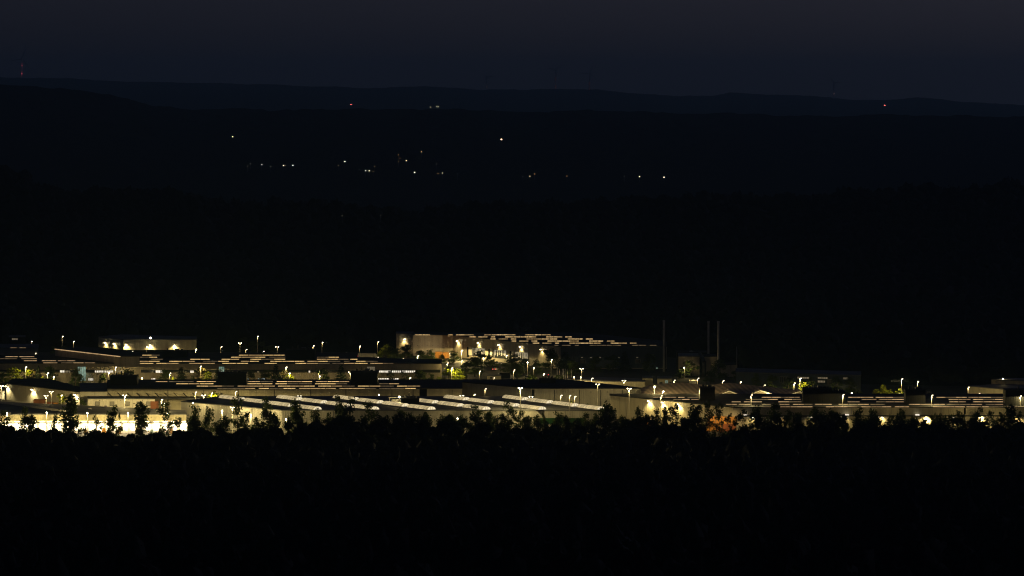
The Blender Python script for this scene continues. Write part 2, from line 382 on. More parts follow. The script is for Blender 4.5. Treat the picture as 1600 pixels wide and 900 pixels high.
# ------------------------------------------------------------------ building helpers
def offset_poly(poly, d):
    n = len(poly); out = []
    ar = sum(poly[i][0]*poly[(i+1) % n][1] - poly[(i+1) % n][0]*poly[i][1] for i in range(n))
    s = 1 if ar > 0 else -1
    for i in range(n):
        p0, p1, p2 = Vector(poly[i-1]), Vector(poly[i]), Vector(poly[(i+1) % n])
        e1 = (p1-p0).normalized(); e2 = (p2-p1).normalized()
        n1 = Vector((e1.y,-e1.x))*s; n2 = Vector((e2.y,-e2.x))*s
        k = (n1+n2); k = k/max(0.3, k.length_squared)*2
        out.append((p1.x+k.x*d, p1.y+k.y*d))
    return out
class Hall:
    """roof outline traced at height h, walls down to the yard"""
    def __init__(s, name, label, h, px, wall='cream', roof='roof', cat='building', base=0.0, over=0.15, slab=0.35, group=None, cut=None):
        P = [at_z(x, y, h) for x, y in px]
        cx = sum(p.x for p in P)/len(P); cy = sum(p.y for p in P)/len(P)
        s.o = Vector((cx, cy, base)); s.h = h; s.base = base
        s.t = thing(name, label, cat, s.o, 0, group)
        s.poly = [(p.x-cx, p.y-cy) for p in P]; s.P = P
        if wall:
            b = MB(); b.prism(s.poly, cut or 0.0, h-base, 0, top=False, bottom=bool(cut)); s.wall = b.build('wall', M[wall], s.t, (0,0,0))
        b = MB(); b.prism(offset_poly(s.poly, over), h-base, h-base+slab); s.roof = b.build('roof', M[roof], s.t, (0,0,0))
        s.rz = h + slab
    def loc(s, p): return (p[0]-s.o.x, p[1]-s.o.y, p[2]-s.o.z)
    def part(s, name, mb, m):
        """mb built in world coordinates"""
        mb.v = [s.loc(p) for p in mb.v]
        return mb.build(name, m, s.t, (0,0,0))
    def wp(s, i, px):
        """point of wall edge i (world XY) on the pixel column px"""
        A, B = s.P[i], s.P[(i+1) % len(s.P)]
        k = (px-800)/F
        t = (k*A.y - A.x)/((B.x-A.x) - k*(B.y-A.y))
        return A.x+(B.x-A.x)*t, A.y+(B.y-A.y)*t
    def normal(s, i):
        A, B = s.P[i], s.P[(i+1) % len(s.P)]
        d = Vector((B.x-A.x, B.y-A.y)).normalized(); nrm = Vector((d.y,-d.x))
        mid = Vector(((A.x+B.x)/2, (A.y+B.y)/2))
        if nrm.dot(Vector((s.o.x,s.o.y))-mid) > 0: nrm = -nrm
        return nrm
    def panel(s, i, x0, x1, y0, y1, name, m, proud=0.06, thick=0.16, fr=None, mull=0):
        """a flat element on wall i between pixel columns and rows (window, door, band)"""
        a, b_ = s.wp(i, x0), s.wp(i, x1); nrm = s.normal(i)
        Ym = (a[1]+b_[1])/2
        z1 = CAMZ-(y0-YH)/F*Ym; z0 = max(s.base+0.02, CAMZ-(y1-YH)/F*Ym)
        d = Vector((b_[0]-a[0], b_[1]-a[1])); L = d.length; d.normalize()
        def pr(mb, u0, u1, v0, v1, off, th, mi):
            p = Vector(a)+d*u0; q = Vector(a)+d*u1
            mb.prism([tuple(p-nrm*0.1), tuple(q-nrm*0.1), tuple(q+nrm*(off+th)), tuple(p+nrm*(off+th))], v0, v1, mi)
        mb = MB(); pr(mb, 0, L, z0, z1, proud, 0, 0)
        o = s.part(name, mb, m)
        if fr:
            mb = MB(); w = 0.14
            pr(mb, -w, 0, z0-w, z1+w, proud, 0.08, 0); pr(mb, L, L+w, z0-w, z1+w, proud, 0.08, 0)
            pr(mb, 0, L, z1, z1+w, proud, 0.06, 0); pr(mb, 0, L, z0-w, z0, proud, 0.06, 0)
            for k in range(1, mull+1): pr(mb, L*k/(mull+1)-0.07, L*k/(mull+1)+0.07, z0, z1, proud, 0.05, 0)
            mb.v = [s.loc(p) for p in mb.v]
            mb.build('frame', fr, o, (0,0,0))
        return o
    def wall_lamp(s, i, px, py, watts=900, tilt=0.35, out=0.9, size=120, hot=True, col=WARM, blend=0.6):
        x, y = s.wp(i, px); nrm = s.normal(i); z = CAMZ-(py-YH)/F*y
        d = Vector((-nrm.y, nrm.x))
        mb = MB(); p = Vector((x,y)); q = p+nrm*out
        mb.tube((p.x,p.y,z+0.3),(q.x,q.y,z+0.2),0.06,0.06,6)
        mb.prism([tuple(q+d*0.45-nrm*0.25),tuple(q-d*0.45-nrm*0.25),tuple(q-d*0.45+nrm*0.25),tuple(q+d*0.45+nrm*0.25)], z+0.05, z+0.32)
        o = s.part('wall_lamp', mb, M['head'])
        gb = MB(); gb.ball((q.x,q.y,z+0.047), 0.42, 0.42, 0.35, 0, 10, 4, -90, 0)
        gb.v = [s.loc(v) for v in gb.v]; gb.build('lamp_glass', M['glass_hot' if hot else 'glass'], o, (0,0,0))
        spot(s.t, s.loc((q.x,q.y,z-0.4)), watts, size, blend, col, 0.15, (-nrm.x*tilt,-nrm.y*tilt,-1))
        return o
    def skylights(s, rows, bright='sky_lit', dim='sky_dim', step=17, hgt=0.40, seed=1, pdim=0.22):
        rnd = random.Random(seed); n = 0
        for y, spans in rows:
            for (x0, x1) in spans:
                w = x1-x0; k = max(1, round(w/step)); x = x0
                cuts = [x0] + sorted(x0+w*(j+rnd.uniform(-0.15,0.15))/k for j in range(1, k)) + [x1]
                for a, b_ in zip(cuts[:-1], cuts[1:]):
                    if n >= 99: return
                    short = (b_-a) < step*0.62
                    lit = dim if rnd.random() < (0.5 if short else pdim) else (bright + '_soft' if rnd.random() < 0.35 and bright + '_soft' in M else bright)
                    s.skylight(a+0.3, b_-0.5, y, lit, hgt, rnd); n += 1
    def skylight(s, a, b_, y, lit, hgt, rnd):
        z = s.rz; p = at_z(a, y, z+hgt*0.55); q = at_z(b_, y, z+hgt*0.55)
        Y = p.y; dep = 1.6; mb = MB(); x0, x1 = p.x, q.x
        zb, zt = z-0.02, z+hgt
        # lit upright glazing in front, kerb below, opaque slope behind
        mb.face([(x0,Y,zb+0.12),(x1,Y,zb+0.12),(x1,Y+0.25,zt),(x0,Y+0.25,zt)], 1)
        mb.face([(x0,Y-0.06,zb),(x1,Y-0.06,zb),(x1,Y-0.06,zb+0.1),(x0,Y-0.06,zb+0.1)], 0)
        mb.face([(x0,Y-0.06,zb+0.1),(x1,Y-0.06,zb+0.1),(x1,Y,zb+0.12),(x0,Y,zb+0.12)], 0)
        mb.face([(x0,Y+0.25,zt),(x1,Y+0.25,zt),(x1,Y+dep,zb),(x0,Y+dep,zb)], 0)
        for x in (x0, x1): mb.face([(x,Y-0.06,zb),(x,Y+0.25,zt),(x,Y+dep,zb)], 0)
        k = max(1, int((x1-x0)/1.5))
        for j in range(1, k): 
            xx = x0+(x1-x0)*j/k
            mb.face([(xx-0.035,Y-0.02,zb+0.12),(xx+0.035,Y-0.02,zb+0.12),(xx+0.035,Y+0.23,zt),(xx-0.035,Y+0.23,zt)], 0)
        s.part('skylight', mb, [M['dark_metal'], M[lit]])
    def roof_box(s, x0, x1, ytop, ybase, depth=7, m='dark', name='plant_room'):
        p = at_z(x0, ybase, s.rz); q = at_z(x1, ybase, s.rz)
        zt = CAMZ-(ytop-YH)/F*p.y
        mb = MB(); mb.box(p.x, q.x, p.y, p.y+depth, s.rz-0.03, zt)
        o = s.part(name, mb, M[m])
        mb = MB(); mb.box(p.x-0.15, q.x+0.15, p.y-0.15, p.y+depth+0.15, zt, zt+0.2)
        mb.v = [s.loc(v) for v in mb.v]; mb.build('roof', M['roofdark'], o, (0,0,0))
        w = q.x-p.x; mb = MB()
        for f_, r_, hh in ((0.22,0.35,1.1),(0.4,0.22,1.7),(0.78,0.5,0.7)):
            mb.tube((p.x+w*f_, p.y+depth*0.4, zt+0.19), (p.x+w*f_, p.y+depth*0.4, zt+0.2+hh), r_, r_, 8)
        mb.box(p.x+w*0.52, p.x+w*0.68, p.y+1, p.y+depth*0.6, zt+0.19, zt+1.0)
        mb.v = [s.loc(v) for v in mb.v]; mb.build('roof_vent', M['dark_metal'], o, (0,0,0))
        return o
    def band(s, i, x0, x1, y0, y1, name, m, proud): return s.panel(i, x0, x1, y0, y1, name, m, proud)

# ------------------------------------------------------------------ buildings, near to far
# loading hall, front left
b1 = Hall('loading_hall', 'low flat-roofed hall with glaring white loading docks behind the front trees', 7.0,
          [(-60,648),(291,648),(291,642.5),(-60,626)], 'cream')
def ledge(h, p0, p1, z0, z1, w, name, m):
    a, b_ = at_z(*p0, z0), at_z(*p1, z0); d = (b_-a).normalized(); n_ = Vector((-d.y, d.x, 0))*w/2
    mb = MB(); mb.prism([tuple((a-n_)[:2]), tuple((b_-n_)[:2]), tuple((b_+n_)[:2]), tuple((a+n_)[:2])], z0, z1)
    return h.part(name, mb, M[m])
ledge(b1, (-12,628.6), (103,644), 7.34, 8.15, 0.5, 'parapet', 'white')
for px, py in ((15,645.5),(140,638.5),(165,634.6),(100,642.8),(182,643.5)):
    b1.skylight(px-2.2, px+2.2, py, 'sky_dim', 0.5, random)
Yd = 1471.4
mb = MB(); xa, xb = at_y(-40,600,Yd).x, at_y(290,600,Yd).x
mb.box(xa, xb, Yd-4.5, Yd-0.1, 4.75, 5.0); b1.part('dock_canopy', mb, M['white'])
rnd = random.Random(3)
px = -30
while px < 284:                                   # dock doors, each with a lamp under the canopy
    w = rnd.choice((7,9,10))
    b1.panel(0, px, px+w, 661.5, 674, 'dock_door', M['white_paint'], 0.12, fr=M['frame'], mull=0)
    x = at_y(px+w/2, 600, Yd).x
    mb = MB(); mb.box(x-0.9, x+0.9, Yd-2.9, Yd-2.6, 4.5, 4.746)
    o = b1.part('dock_lamp', mb, M['glass_hot'])
    px += w + rnd.choice((3,4,5))
for px in range(-20, 290, 22):
    x = at_y(px, 600, Yd).x
    spot(b1.t, b1.loc((x, Yd-2.4, 4.35)), 2000, 165, 0.4, (1.0,0.82,0.47), 0.3)
mb = MB(); mb.box(xa-5, xb, Yd-0.9, Yd-0.1, 0.02, 1.1); b1.part('dock_kerb', mb, M['concrete'])

# vaulted hall, front centre
a2 = Hall('vaulted_hall', 'wide flat hall with slanting rows of glowing barrel-vault skylights', 9.0,
          [(283,628),(440,641.8),(962,641.8),(806,620.3),(345,620.3)], 'grey')
a2.panel(1, 843, 912, 653.2, 662, 'plinth', M['green'], 0.12)
def barrel(h, xe, k0, k1):
    A, B = at_z(xe-5, 640.6, h.rz), at_z(xe-161, 621.0, h.rz)
    d = B-A; p = A+d*k0; q = A+d*k1; e = d.normalized(); n_ = Vector((e.y,-e.x,0)); W_, H_ = 1.8, 1.15
    def arc(c, s=1): return [c + n_*(W_*s*math.cos(t)) + Vector((0,0,0.12+H_*s*math.sin(t))) for t in [math.pi*j/12 for j in range(13)]]
    mb = MB(); L = (q-p).length; n = 8
    for i in range(n):
        for j in range(12):
            P, Q = arc(p+(q-p)*(i/n)), arc(p+(q-p)*((i+1)/n)); mb.face([P[j],P[j+1],Q[j+1],Q[j]], 1)
        R0, R1 = arc(p+(q-p)*((i+0.46)/n), 1.03), arc(p+(q-p)*((i+0.54)/n), 1.03)
        for j in range(12): mb.face([R0[j],R0[j+1],R1[j+1],R1[j]], 3)
    P, Q = arc(p), arc(q)
    mb.face(P[::-1], 2); mb.face(Q, 2)
    for c in (0.28, -0.28):                        # glazing bars on the near end
        cc = p - e*0.03
        mb.face([cc+n_*(W_*c-0.05)+Vector((0,0,.12)), cc+n_*(W_*c+0.05)+Vector((0,0,.12)), cc+n_*(W_*c+0.05)+Vector((0,0,H_*.95)), cc+n_*(W_*c-0.05)+Vector((0,0,H_*.95))], 0)
    a, b_ = p-n_*(W_+.1), p+n_*(W_+.1); a2_, b2_ = q-n_*(W_+.1), q+n_*(W_+.1)
    mb.prism([tuple(a[:2]), tuple(b_[:2]), tuple(b2_[:2]), tuple(a2_[:2])], h.rz-0.03, h.rz+0.14, 0)
    h.part('barrel_skylight', mb, [M['dark_metal'], M['barrel'], M['barrel_end'], M['frame']])
for xe in (502,592,680,766,853,945):
    for k in range(4):
        if xe == 766 and k == 3: continue
        barrel(a2, xe, k/4+0.004, (k+1)/4-0.045)
a2.roof_box(628, 655, 622.8, 632.2, 4, 'dark')
mb = MB(); p, q = at_z(607,630.5,a2.rz), at_z(627,630.5,a2.rz)
mb.box(p.x, q.x, p.y, p.y+3, 11.5, 11.7); mb.box(p.x+0.3, p.x+0.5, p.y+0.2, p.y+0.4, 9.3, 11.49); mb.box(q.x-0.5, q.x-0.3, p.y+0.2, p.y+0.4, 9.3, 11.49)
mb.box(p.x+1.2, q.x-.8, p.y+1.5, p.y+2.6, 9.3, 10.9)
a2.part('roof_canopy', mb, M['white'])
o_ = at_z(624, 631, a2.rz)
mb = MB(); mb.tube((o_.x,o_.y-.6,9.3),(o_.x,o_.y-.6,12.0),0.08,0.06,6); pl = a2.part('roof_lamp', mb, M['pole'])
gb = MB(); gb.ball((o_.x,o_.y-.6,12.1),0.4,0.4,0.3); gb.v = [a2.loc(v) for v in gb.v]; gb.build('lamp_glass', M['glass_hot'], pl, (0,0,0))
point(a2.t, a2.loc((o_.x,o_.y-1.4,12.2)), 350)

def downpipes(h, i, xs, y0, y1, m='dark_metal'):
    for x in xs: h.panel(i, x, x+0.9, y0, y1, 'downpipe', M[m], 0.12)
downpipes(a2, 1, (520,588,660,735,812,882,940), 642.6, 672, 'frame'); downpipes(a2, 0, (318,368,412), 636, 672, 'frame')
for x in (470,625,700,775,835): a2.panel(1, x, x+9, 654, 672, 'roller_door', M['frame'], 0.06, fr=M['dark_metal'])
# hall with wall lamps behind it, left
b2 = Hall('plain_hall', 'cream plain-walled hall with three wall lamps and an orange container', 8.2,
          [(10,600),(124.5,613),(124.5,606),(75,592.8),(20,592.8)], 'cream', 'roofdark')
for px, py, w in ((12.5,603.2,1500),(53,608.6,1900),(120,616.6,1700)): b2.wall_lamp(0, px, py, w, 0.45, 1.0, 128, col=(1.0,0.82,0.42))
mb = MB(); pts = [b2.wp(0, q) for q in (12, 80)]; nr = b2.normal(0)
A_, B_ = [Vector(p)+nr*4 for p in pts]
mb.prism([tuple(A_), tuple(B_), tuple(B_+nr*0.25), tuple(A_+nr*0.25)], 0, 2.3)
b2.part('yard_wall', mb, M['white'])
gb_ = Hall('gatehouse', 'small white box building beside the twin-head lamp at the left frame edge', 5.3,
           [(-30,610.5),(7,610.5),(7,607.5),(-30,607.5)], 'white')
b3 = Hall('ribbed_shed', 'pale ribbed shed between the plain cream hall and the braced long hall', 8.0,
          [(124.8,612.2),(168.5,612.2),(168.5,600),(124.8,600)], 'white')
low = Hall('lean_to_building', 'low bright white building under the diagonal braces of the long hall', 6.0,
           [(137,623.8),(242,623.8),(242,620.3),(137,620.3)], 'white')
for x in (149,172,196,214,229): low.panel(0, x, x+6, 628, 633.5, 'door', M['frame'], 0.05, fr=M['dark_metal'])
for x in (155,188,222): low.panel(0, x, x+1.2, 625.6, 626.4, 'vent', M['dark_metal'], 0.08)

b4 = Hall('long_hall', 'long hall with four rows of amber skylights and diagonal braces on its wall', 9.3,
          [(168,607.6),(722,607.6),(722,594.2),(168,594.2)], 'cream', 'roofdark')
b4.skylights([(596.4,[(243,262),(264,303),(307,338),(386,427),(432,488),(493,546)]),
              (599.8,[(275,334),(386,426),(430,488),(492,543),(592,624)]),
              (603.4,[(307,366),(371,430),(434,492),(497,555),(559,616),(620,657)]),
              (607.0,[(339,399),(404,462),(467,525),(530,588),(592,650)])], 'sky_lit', 'sky_dim', 17, 0.38, 4)
mb = MB(); x0, x1 = at_y(242.6,600,1571).x, at_y(345,600,1571).x
mb.box(x0, x1, 1557, 1570.4, 6.05, 6.32); b4.part('canopy', mb, M['dark_metal'])
for k in range(13):
    px = 168 + k*14.6
    a, q = at_y(px, 612.8, 1570.2), at_y(px+9.5, 622, 1558)
    mb = MB(); mb.tube(a, q, 0.17, 0.17, 6); b4.part('brace', mb, M['dark_metal'])
b4.panel(0, 655.5, 667, 608, 632, 'recess_shade_panel', M['dark'], 0.05)  # flat dark panel, colour stands for the shade in the wall gap
for x in (442,470,500,560,590,690): b4.panel(0, x, x+2, 612.4, 613.2, 'vent', M['frame'], 0.06)
b4.roof_box(341, 385, 583.5, 602.6, 8, 'dark'); b4.roof_box(548, 590, 582, 602.2, 8, 'dark'); b4.roof_box(172, 214, 588, 602, 7, 'dark')

downpipes(b4, 0, (262,318,372,428,485,540,612,645,706), 608.6, 640)
b12 = Hall('grey_hall', 'dark-roofed warm grey hall behind the right half of the barrel skylights', 9.0,
           [(722,597.5),(830,607.6),(1006,607.6),(978,604.2),(885,594.2),(712,594)], 'grey', 'roofdark')
b12.panel(1, 831, 835, 608.5, 632, 'recess_shade_panel', M['dark'], 0.05)  # shade of the slit put on as a dark panel
for x in (895,922,948): b12.panel(1, x, x+2.4, 612, 613, 'vent', M['dark_metal'], 0.06)
b12.roof_box(843, 868, 592, 598.5, 5, 'dark', 'roof_unit')
downpipes(b12, 1, (866,905,938,972), 608.8, 640)
b13 = Hall('low_cream_hall', 'low cream hall lit yellow above the dark roof of the grey hall', 7.0,
           [(885,592.3),(940,596.6),(1008,596.6),(1008,593),(930,590)], 'cream')
hs = Hall('tall_cabin', 'small cream house with one pale green lit window', 8.1, [(1027,592),(1050,592),(1050,589),(1027,589)], 'cream')
hs.panel(0, 1039.6, 1043.2, 594, 601, 'window', M['win_teal'], 0.06, fr=M['frame'], mull=1)
hs.panel(0, 1030.4, 1035, 596.6, 600, 'window', M['pane'], 0.06, fr=M['frame'])
hs.panel(0, 1046, 1048.6, 596.6, 600, 'window', M['pane'], 0.06, fr=M['frame'])
h2 = Hall('box_building', 'plain small cream block left of the house with the green window', 8.0, [(1004,591),(1020,591),(1020,588.5),(1004,588.5)], 'cream')

# gabled seam-roof hall
gt = at_y(1130, 610, 1572)
gab = thing('gabled_hall', 'hall with brown standing-seam folded roof and pale-edged small gables', 'building', (gt.x, 1572, 0))
def GP(px, py, Y): p = at_y(px, py, Y); return Vector((p.x-gt.x, p.y-1572, p.z))
def gpart(name, mb, m, par=None): return mb.build(name, m, par or gab, (0,0,0))
def slope(ridge_, eave, back, name='roof'):
    mb = MB(); n = len(ridge_)
    for i in range(n-1):
        u0, u1 = ridge_[i].x, ridge_[i+1].x
        uvs = [(eave[i].x,0),(eave[i+1].x,0),(u1+6,14),(u0+6,14)]
        mb.face([eave[i], eave[i+1], ridge_[i+1], ridge_[i]], 0, uvs)
        mb.face([ridge_[i], ridge_[i+1], back[i+1], back[i]], 0, uvs)
        th = Vector((0,0,-0.3))
        mb.face([eave[i]+th, eave[i+1]+th, eave[i+1], eave[i]], 0)
        mb.face([eave[i+1]+th, eave[i]+th, back[i]+th, back[i+1]+th], 0)
    for e, r_, bk in ((eave[0], ridge_[0], back[0]), (eave[-1], ridge_[-1], back[-1])):
        mb.face([e, r_, bk, bk+th, e+th], 0)
    return gpart(name, mb, M['seam'])
r1 = [GP(1001,606.5,1572), GP(1020,600,1572), GP(1063,597.6,1572), GP(1112,602,1572)]
e1 = [GP(1003,617.4,1557), GP(1022,617.4,1557), GP(1060,617.6,1557), GP(1108,617.8,1557)]
slope(r1, e1, [Vector((p.x,18,7.4)) for p in r1])
r2 = [GP(1108,601.2,1570), GP(1138,598,1570), GP(1200,604.4,1570), GP(1256,610.4,1570)]
e2 = [GP(1109,617.8,1557.3), GP(1134,617.8,1557.3), GP(1195,618.2,1557.3), GP(1256,618.6,1557.3)]
slope(r2, e2, [Vector((p.x,18.4,6.9)) for p in r2])
mb = MB(); x0, x1 = GP(1004,617,1558).x, GP(1254,617,1558).x
mb.prism([(x0,-13.6),(x1,-13.6),(x1,17),(x0,17)], 0, 6.9); gpart('wall', mb, M['cream'])
for pk, l_, r_ in (((1139.5,610.8),(1122,617.6),(1160,618.2)), ((1188,609.8),(1168,618),(1216,618.4)), ((1250,611.6),(1226,618.6),(1259,618.8))):
    P_, L_, R_ = GP(*pk,1554.5), GP(*l_,1554.5), GP(*r_,1554.5)
    bk = Vector((0,11,0.3)); dn = Vector((0,0,-0.25))
    mb = MB(); up = Vector((0,-0.25,0.12))
    mb.face([L_+up, P_+up, P_+bk, L_+bk], 0, [(0,0),(9,0),(9,9),(0,9)]); mb.face([P_+up, R_+up, R_+bk, P_+bk], 0, [(0,0),(9,0),(9,9),(0,9)])
    g_ = gpart('gable', mb, M['seam'])
    mb = MB(); low_ = Vector((0,0,-1.2)); mb.face([L_+low_, R_+low_, R_, P_, L_]); gpart('gable_wall', mb, M['greige'], g_)
    mb = MB(); f_ = Vector((0,-0.4,0.16)); g2 = Vector((0,-0.4,-0.3))
    mb.face([L_+g2, P_+g2, P_+f_, L_+f_]); mb.face([P_+g2, R_+g2, R_+f_, P_+f_]); gpart('verge', mb, M['white_paint'], g_)
for x in (1006,1012,1018): 
    a, q = GP(x,618,1558.2), GP(x+4.5,618,1558.2); mb = MB(); mb.box(a.x, q.x, a.y-.25, a.y, 3.4, 6.4); gpart('panel', mb, M['white'])

# long right hall
b16 = Hall('skylight_hall', 'long right-hand hall with five rows of dull amber skylights behind the trees', 9.0,
           [(953,618),(1145,636.9),(1680,636.9),(1680,616.4),(953,616.4)], 'cream', 'roofdark')
b16.skylights([(620.9,[(1020,1057),(1060,1070),(1074,1092),(1190,1250),(1325,1365),(1368,1413),(1463,1511),(1513,1568)]),
               (624.2,[(1052,1078),(1080,1092),(1165,1216),(1225,1252),(1346,1370),(1373,1413),(1482,1517),(1520,1568)]),
               (628.0,[(1143,1158),(1162,1191),(1216,1253),(1305,1320),(1324,1344),(1369,1413),(1483,1510),(1520,1568)]),
               (631.9,[(1134,1152),(1154,1173),(1190,1205),(1217,1234),(1239,1270),(1273,1300),(1310,1358),(1360,1383),(1420,1477),(1479,1535),(1540,1568)]),
               (635.8,[(1161,1172),(1192,1205),(1219,1270),(1290,1340),(1345,1393),(1398,1421),(1458,1508),(1510,1568),(1572,1600)])],
              'sky_mid', 'sky_dim', 17, 0.38, 9, 0.2)
for px, py in ((1016,626.4),(1037.5,628.4),(1062,631.2)): b16.wall_lamp(0, px, py, 1700, 0.45, 1.0, 125)
mb = MB(); x0, x1 = at_y(1150,600,1488).x, at_y(1680,600,1488).x
mb.box(x0, x1, b16.P[1].y-1.6, b16.P[1].y-0.05, 5.75, 6.1); b16.part('canopy', mb, M['dark_metal'])
for px, w in ((1176,250),(1218,350),(1268,250),(1318,450),(1378,420),(1447,2200),(1490,200),(1534,900),(1590,500)):
    o = b16.wall_lamp(1, px, 651.5, w, 0.6, 1.0, 150, hot=(w > 800))
for x0, x1 in ((1430,1436),(1319,1326),(1162,1167)):
    b16.panel(1, x0, x1, 647.2, 648.6, 'light_strip', M['win'], 1.75)
for x in (1338,1420,1463,1500): b16.panel(1, x, x+8, 655, 671, 'dock_door', M['frame'], 0.1, fr=M['dark_metal'])
b16.panel(1, 1506, 1509, 637.5, 647, 'recess_shade_panel', M['dark'], 0.05)  # narrow dark panel, recess given by colour only
for args in ((1094,1117,606.5,625.5),(1255,1300,608,630),(1300,1321,613,630),(1415,1446,609.5,632),(1571,1670,609.8,634)):
    b16.roof_box(*args, 7, 'dark')
downpipes(b16, 1, (1200,1262,1330,1392,1470,1550), 638, 647, 'frame'); downpipes(b16, 0, (978,1005,1048,1090), 630, 665, 'frame')
b17 = Hall('corner_hall', 'cream-lit wall rising above the right skylights beside a lamp post', 8.0,
           [(1514,604),(1571,609.2),(1650,609.2),(1650,605),(1560,601)], 'cream')
b18 = Hall('far_right_hall', 'dim grey hall with a globe lamp on its roof at the right frame edge', 9.5,
           [(1549,594),(1670,597.8),(1670,594),(1570,591.4)], 'greige')

# office row
b5a = Hall('office_block', 'left office wall with ribbon window under short skylight rows', 8.5, [(-40,568.2),(178,568.2),(178,555.6),(-40,555.6)], 'greige', 'roofdark')
b5a.skylights([(557.4,[(8,28),(30,54)]),(560.6,[(0,27),(33,58)]),(563.8,[(37,58),(65,88),(90,118)]),(567.1,[(67,90),(95,131),(132,149)])], 'sky_mid', 'sky_dim', 18, 0.38, 3)
b5 = Hall('skylight_office', 'long office block with four skylight rows and a ribbon of white windows', 8.5,
          [(218,568.2),(690,568.2),(690,562.6),(562,560.2),(549,552.2),(218,552.2)], 'greige', 'roofdark')
b5.skylights([(555.0,[(222,250),(373,445)]), (558.2,[(218,246),(361,415),(420,446),(495,530)]),
              (561.4,[(235,255),(297,328),(346,374),(391,446),(495,545),(547,559)]),
              (564.6,[(218,250),(264,305),(317,358),(376,405),(422,476),(480,532),(537,547),(556,591)]),
              (567.8,[(218,240),(244,280),(295,336),(347,388),(413,433),(461,516),(519,575),(578,615)])], 'sky_lit', 'sky_dim', 17, 0.38, 6, 0.3)
b5.roof_box(447, 492, 547, 562, 7, 'dark'); b5.roof_box(252, 292, 549, 558.6, 7, 'dark')
b6 = Hall('tall_block', 'taller plain block whose left roof edge carries a slanting orange light strip', 11.6,
          [(86,546.6),(178,557.2),(218,557.2),(218,551.5),(130,542.4)], 'greige', 'roofdark')
for k in range(11):
    x0 = 86+k*9.3; a_, q_ = (x0, 546.2+(x0-86)*0.1152), (x0+8.4, 546.2+(x0+8.4-86)*0.1152)
    A_, B_ = at_z(*a_, b6.rz), at_z(*q_, b6.rz); mb = MB(); d = (B_-A_).normalized(); n_ = Vector((-d.y,d.x,0))*0.3
    mb.prism([tuple((A_-n_)[:2]),tuple((B_-n_)[:2]),tuple((B_+n_)[:2]),tuple((A_+n_)[:2])], b6.rz-0.02, b6.rz+0.38)
    b6.part('edge_light', mb, M['sky_mid'])
def ribbon(h, x0, x1, y0, y1): 
    h.panel(0, x0, x1, y0, y1, 'window_band', M['pane'], 0.03)
ribbon(b5a, -30, 177, 577.6, 582.2); ribbon(b5, 220, 688, 577.6, 582.2)
def wins(h, x0, x1, y0, y1, n, m, gap=0.7):
    w = (x1-x0)/n
    for k in range(n): h.panel(0, x0+k*w+gap/2, x0+(k+1)*w-gap/2, y0, y1, 'window', M[m], 0.09, fr=M['frame'], mull=0)
wins(b5a, 93.5, 101, 578.6, 582, 2, 'win'); wins(b5a, 102, 110, 579, 582, 3, 'win_dim'); wins(b5a, 148, 162, 579, 582, 5, 'win'); wins(b5a, 163, 177, 579, 582, 4, 'win')
wins(b6, 179, 193, 579, 582, 4, 'win_dim')
wins(b5, 243, 255, 578.6, 582.4, 3, 'win'); wins(b5, 297, 303, 579, 582.4, 2, 'win'); wins(b5, 364, 367, 579, 582, 1, 'win'); wins(b5, 368, 372, 579, 582, 2, 'win_dim')
wins(b5, 402, 405, 580, 582, 1, 'win_dim'); wins(b5, 482, 485, 579.2, 582, 1, 'win'); wins(b5, 592, 611, 579, 582, 6, 'win'); wins(b5, 612, 627, 579, 582, 5, 'win'); wins(b5, 628, 649, 579, 582, 7, 'win')
wins(b5a, 138, 146, 591, 594.5, 4, 'win'); wins(b5, 236, 243, 591, 594, 3, 'win'); wins(b5, 589, 608, 590.8, 595.4, 5, 'win'); wins(b5, 611, 623, 591, 594.2, 4, 'win')
wins(b5, 381, 389, 591, 594, 3, 'win_cool'); wins(b5, 403, 414, 591, 594, 5, 'win_cool'); wins(b6, 211, 217.5, 591, 594.6, 2, 'win')
b5a.panel(0, 121.5, 134, 573, 594.5, 'stair_glazing', M['win_teal'], 0.1, fr=M['frame'], mull=3)
b5.panel(0, 342, 350.5, 573, 583.5, 'stair_glazing', M['win_teal'], 0.1, fr=M['frame'], mull=2)
b5.panel(0, 573.5, 586, 573, 590, 'stair_glazing', M['win_dim'], 0.1, fr=M['frame'], mull=3)
spot(b5a.t, b5a.loc((at_y(131,580,1722).x, 1722, 6)), 120, 140, 0.8, (0.7,1.0,0.8))

# flood-lit block upper left
b7 = Hall('floodlit_block', 'flood-lit cream block with five wall lamps and dark recessed ground floor', 10.3,
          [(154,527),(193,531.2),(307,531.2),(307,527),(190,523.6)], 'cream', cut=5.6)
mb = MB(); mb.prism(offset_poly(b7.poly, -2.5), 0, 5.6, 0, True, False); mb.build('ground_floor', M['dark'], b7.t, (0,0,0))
for px, py in ((166,535.6),(180,537)): b7.wall_lamp(0, px, py, 900, 0.25, 0.8, 140)
for px, py in ((197.5,538.6),(235,539),(272.5,539.2)): b7.wall_lamp(1, px, py, 1300, 0.25, 0.8, 150)
p = at_z(235, 531, b7.rz); mb = MB(); mb.tube((p.x,p.y+.3,10.6),(p.x,p.y+.3,11.3),0.08,0.08,6); o = b7.part('roof_lamp', mb, M['pole'])
gb = MB(); gb.ball((p.x,p.y+.3,11.55),0.5,0.5,0.4); gb.v = [b7.loc(v) for v in gb.v]; gb.build('lamp_glass', M['glass_hot'], o, (0,0,0))
b8 = Hall('dim_hall', 'dim brownish hall at the upper left frame edge', 8.3, [(-60,544.2),(60,544.2),(60,538.4),(-60,538.4)], 'greige')
b8.skylights([(543.4,[(16,27),(30,41)])], 'sky_dim', 'sky_dim', 11, 0.5, 2)
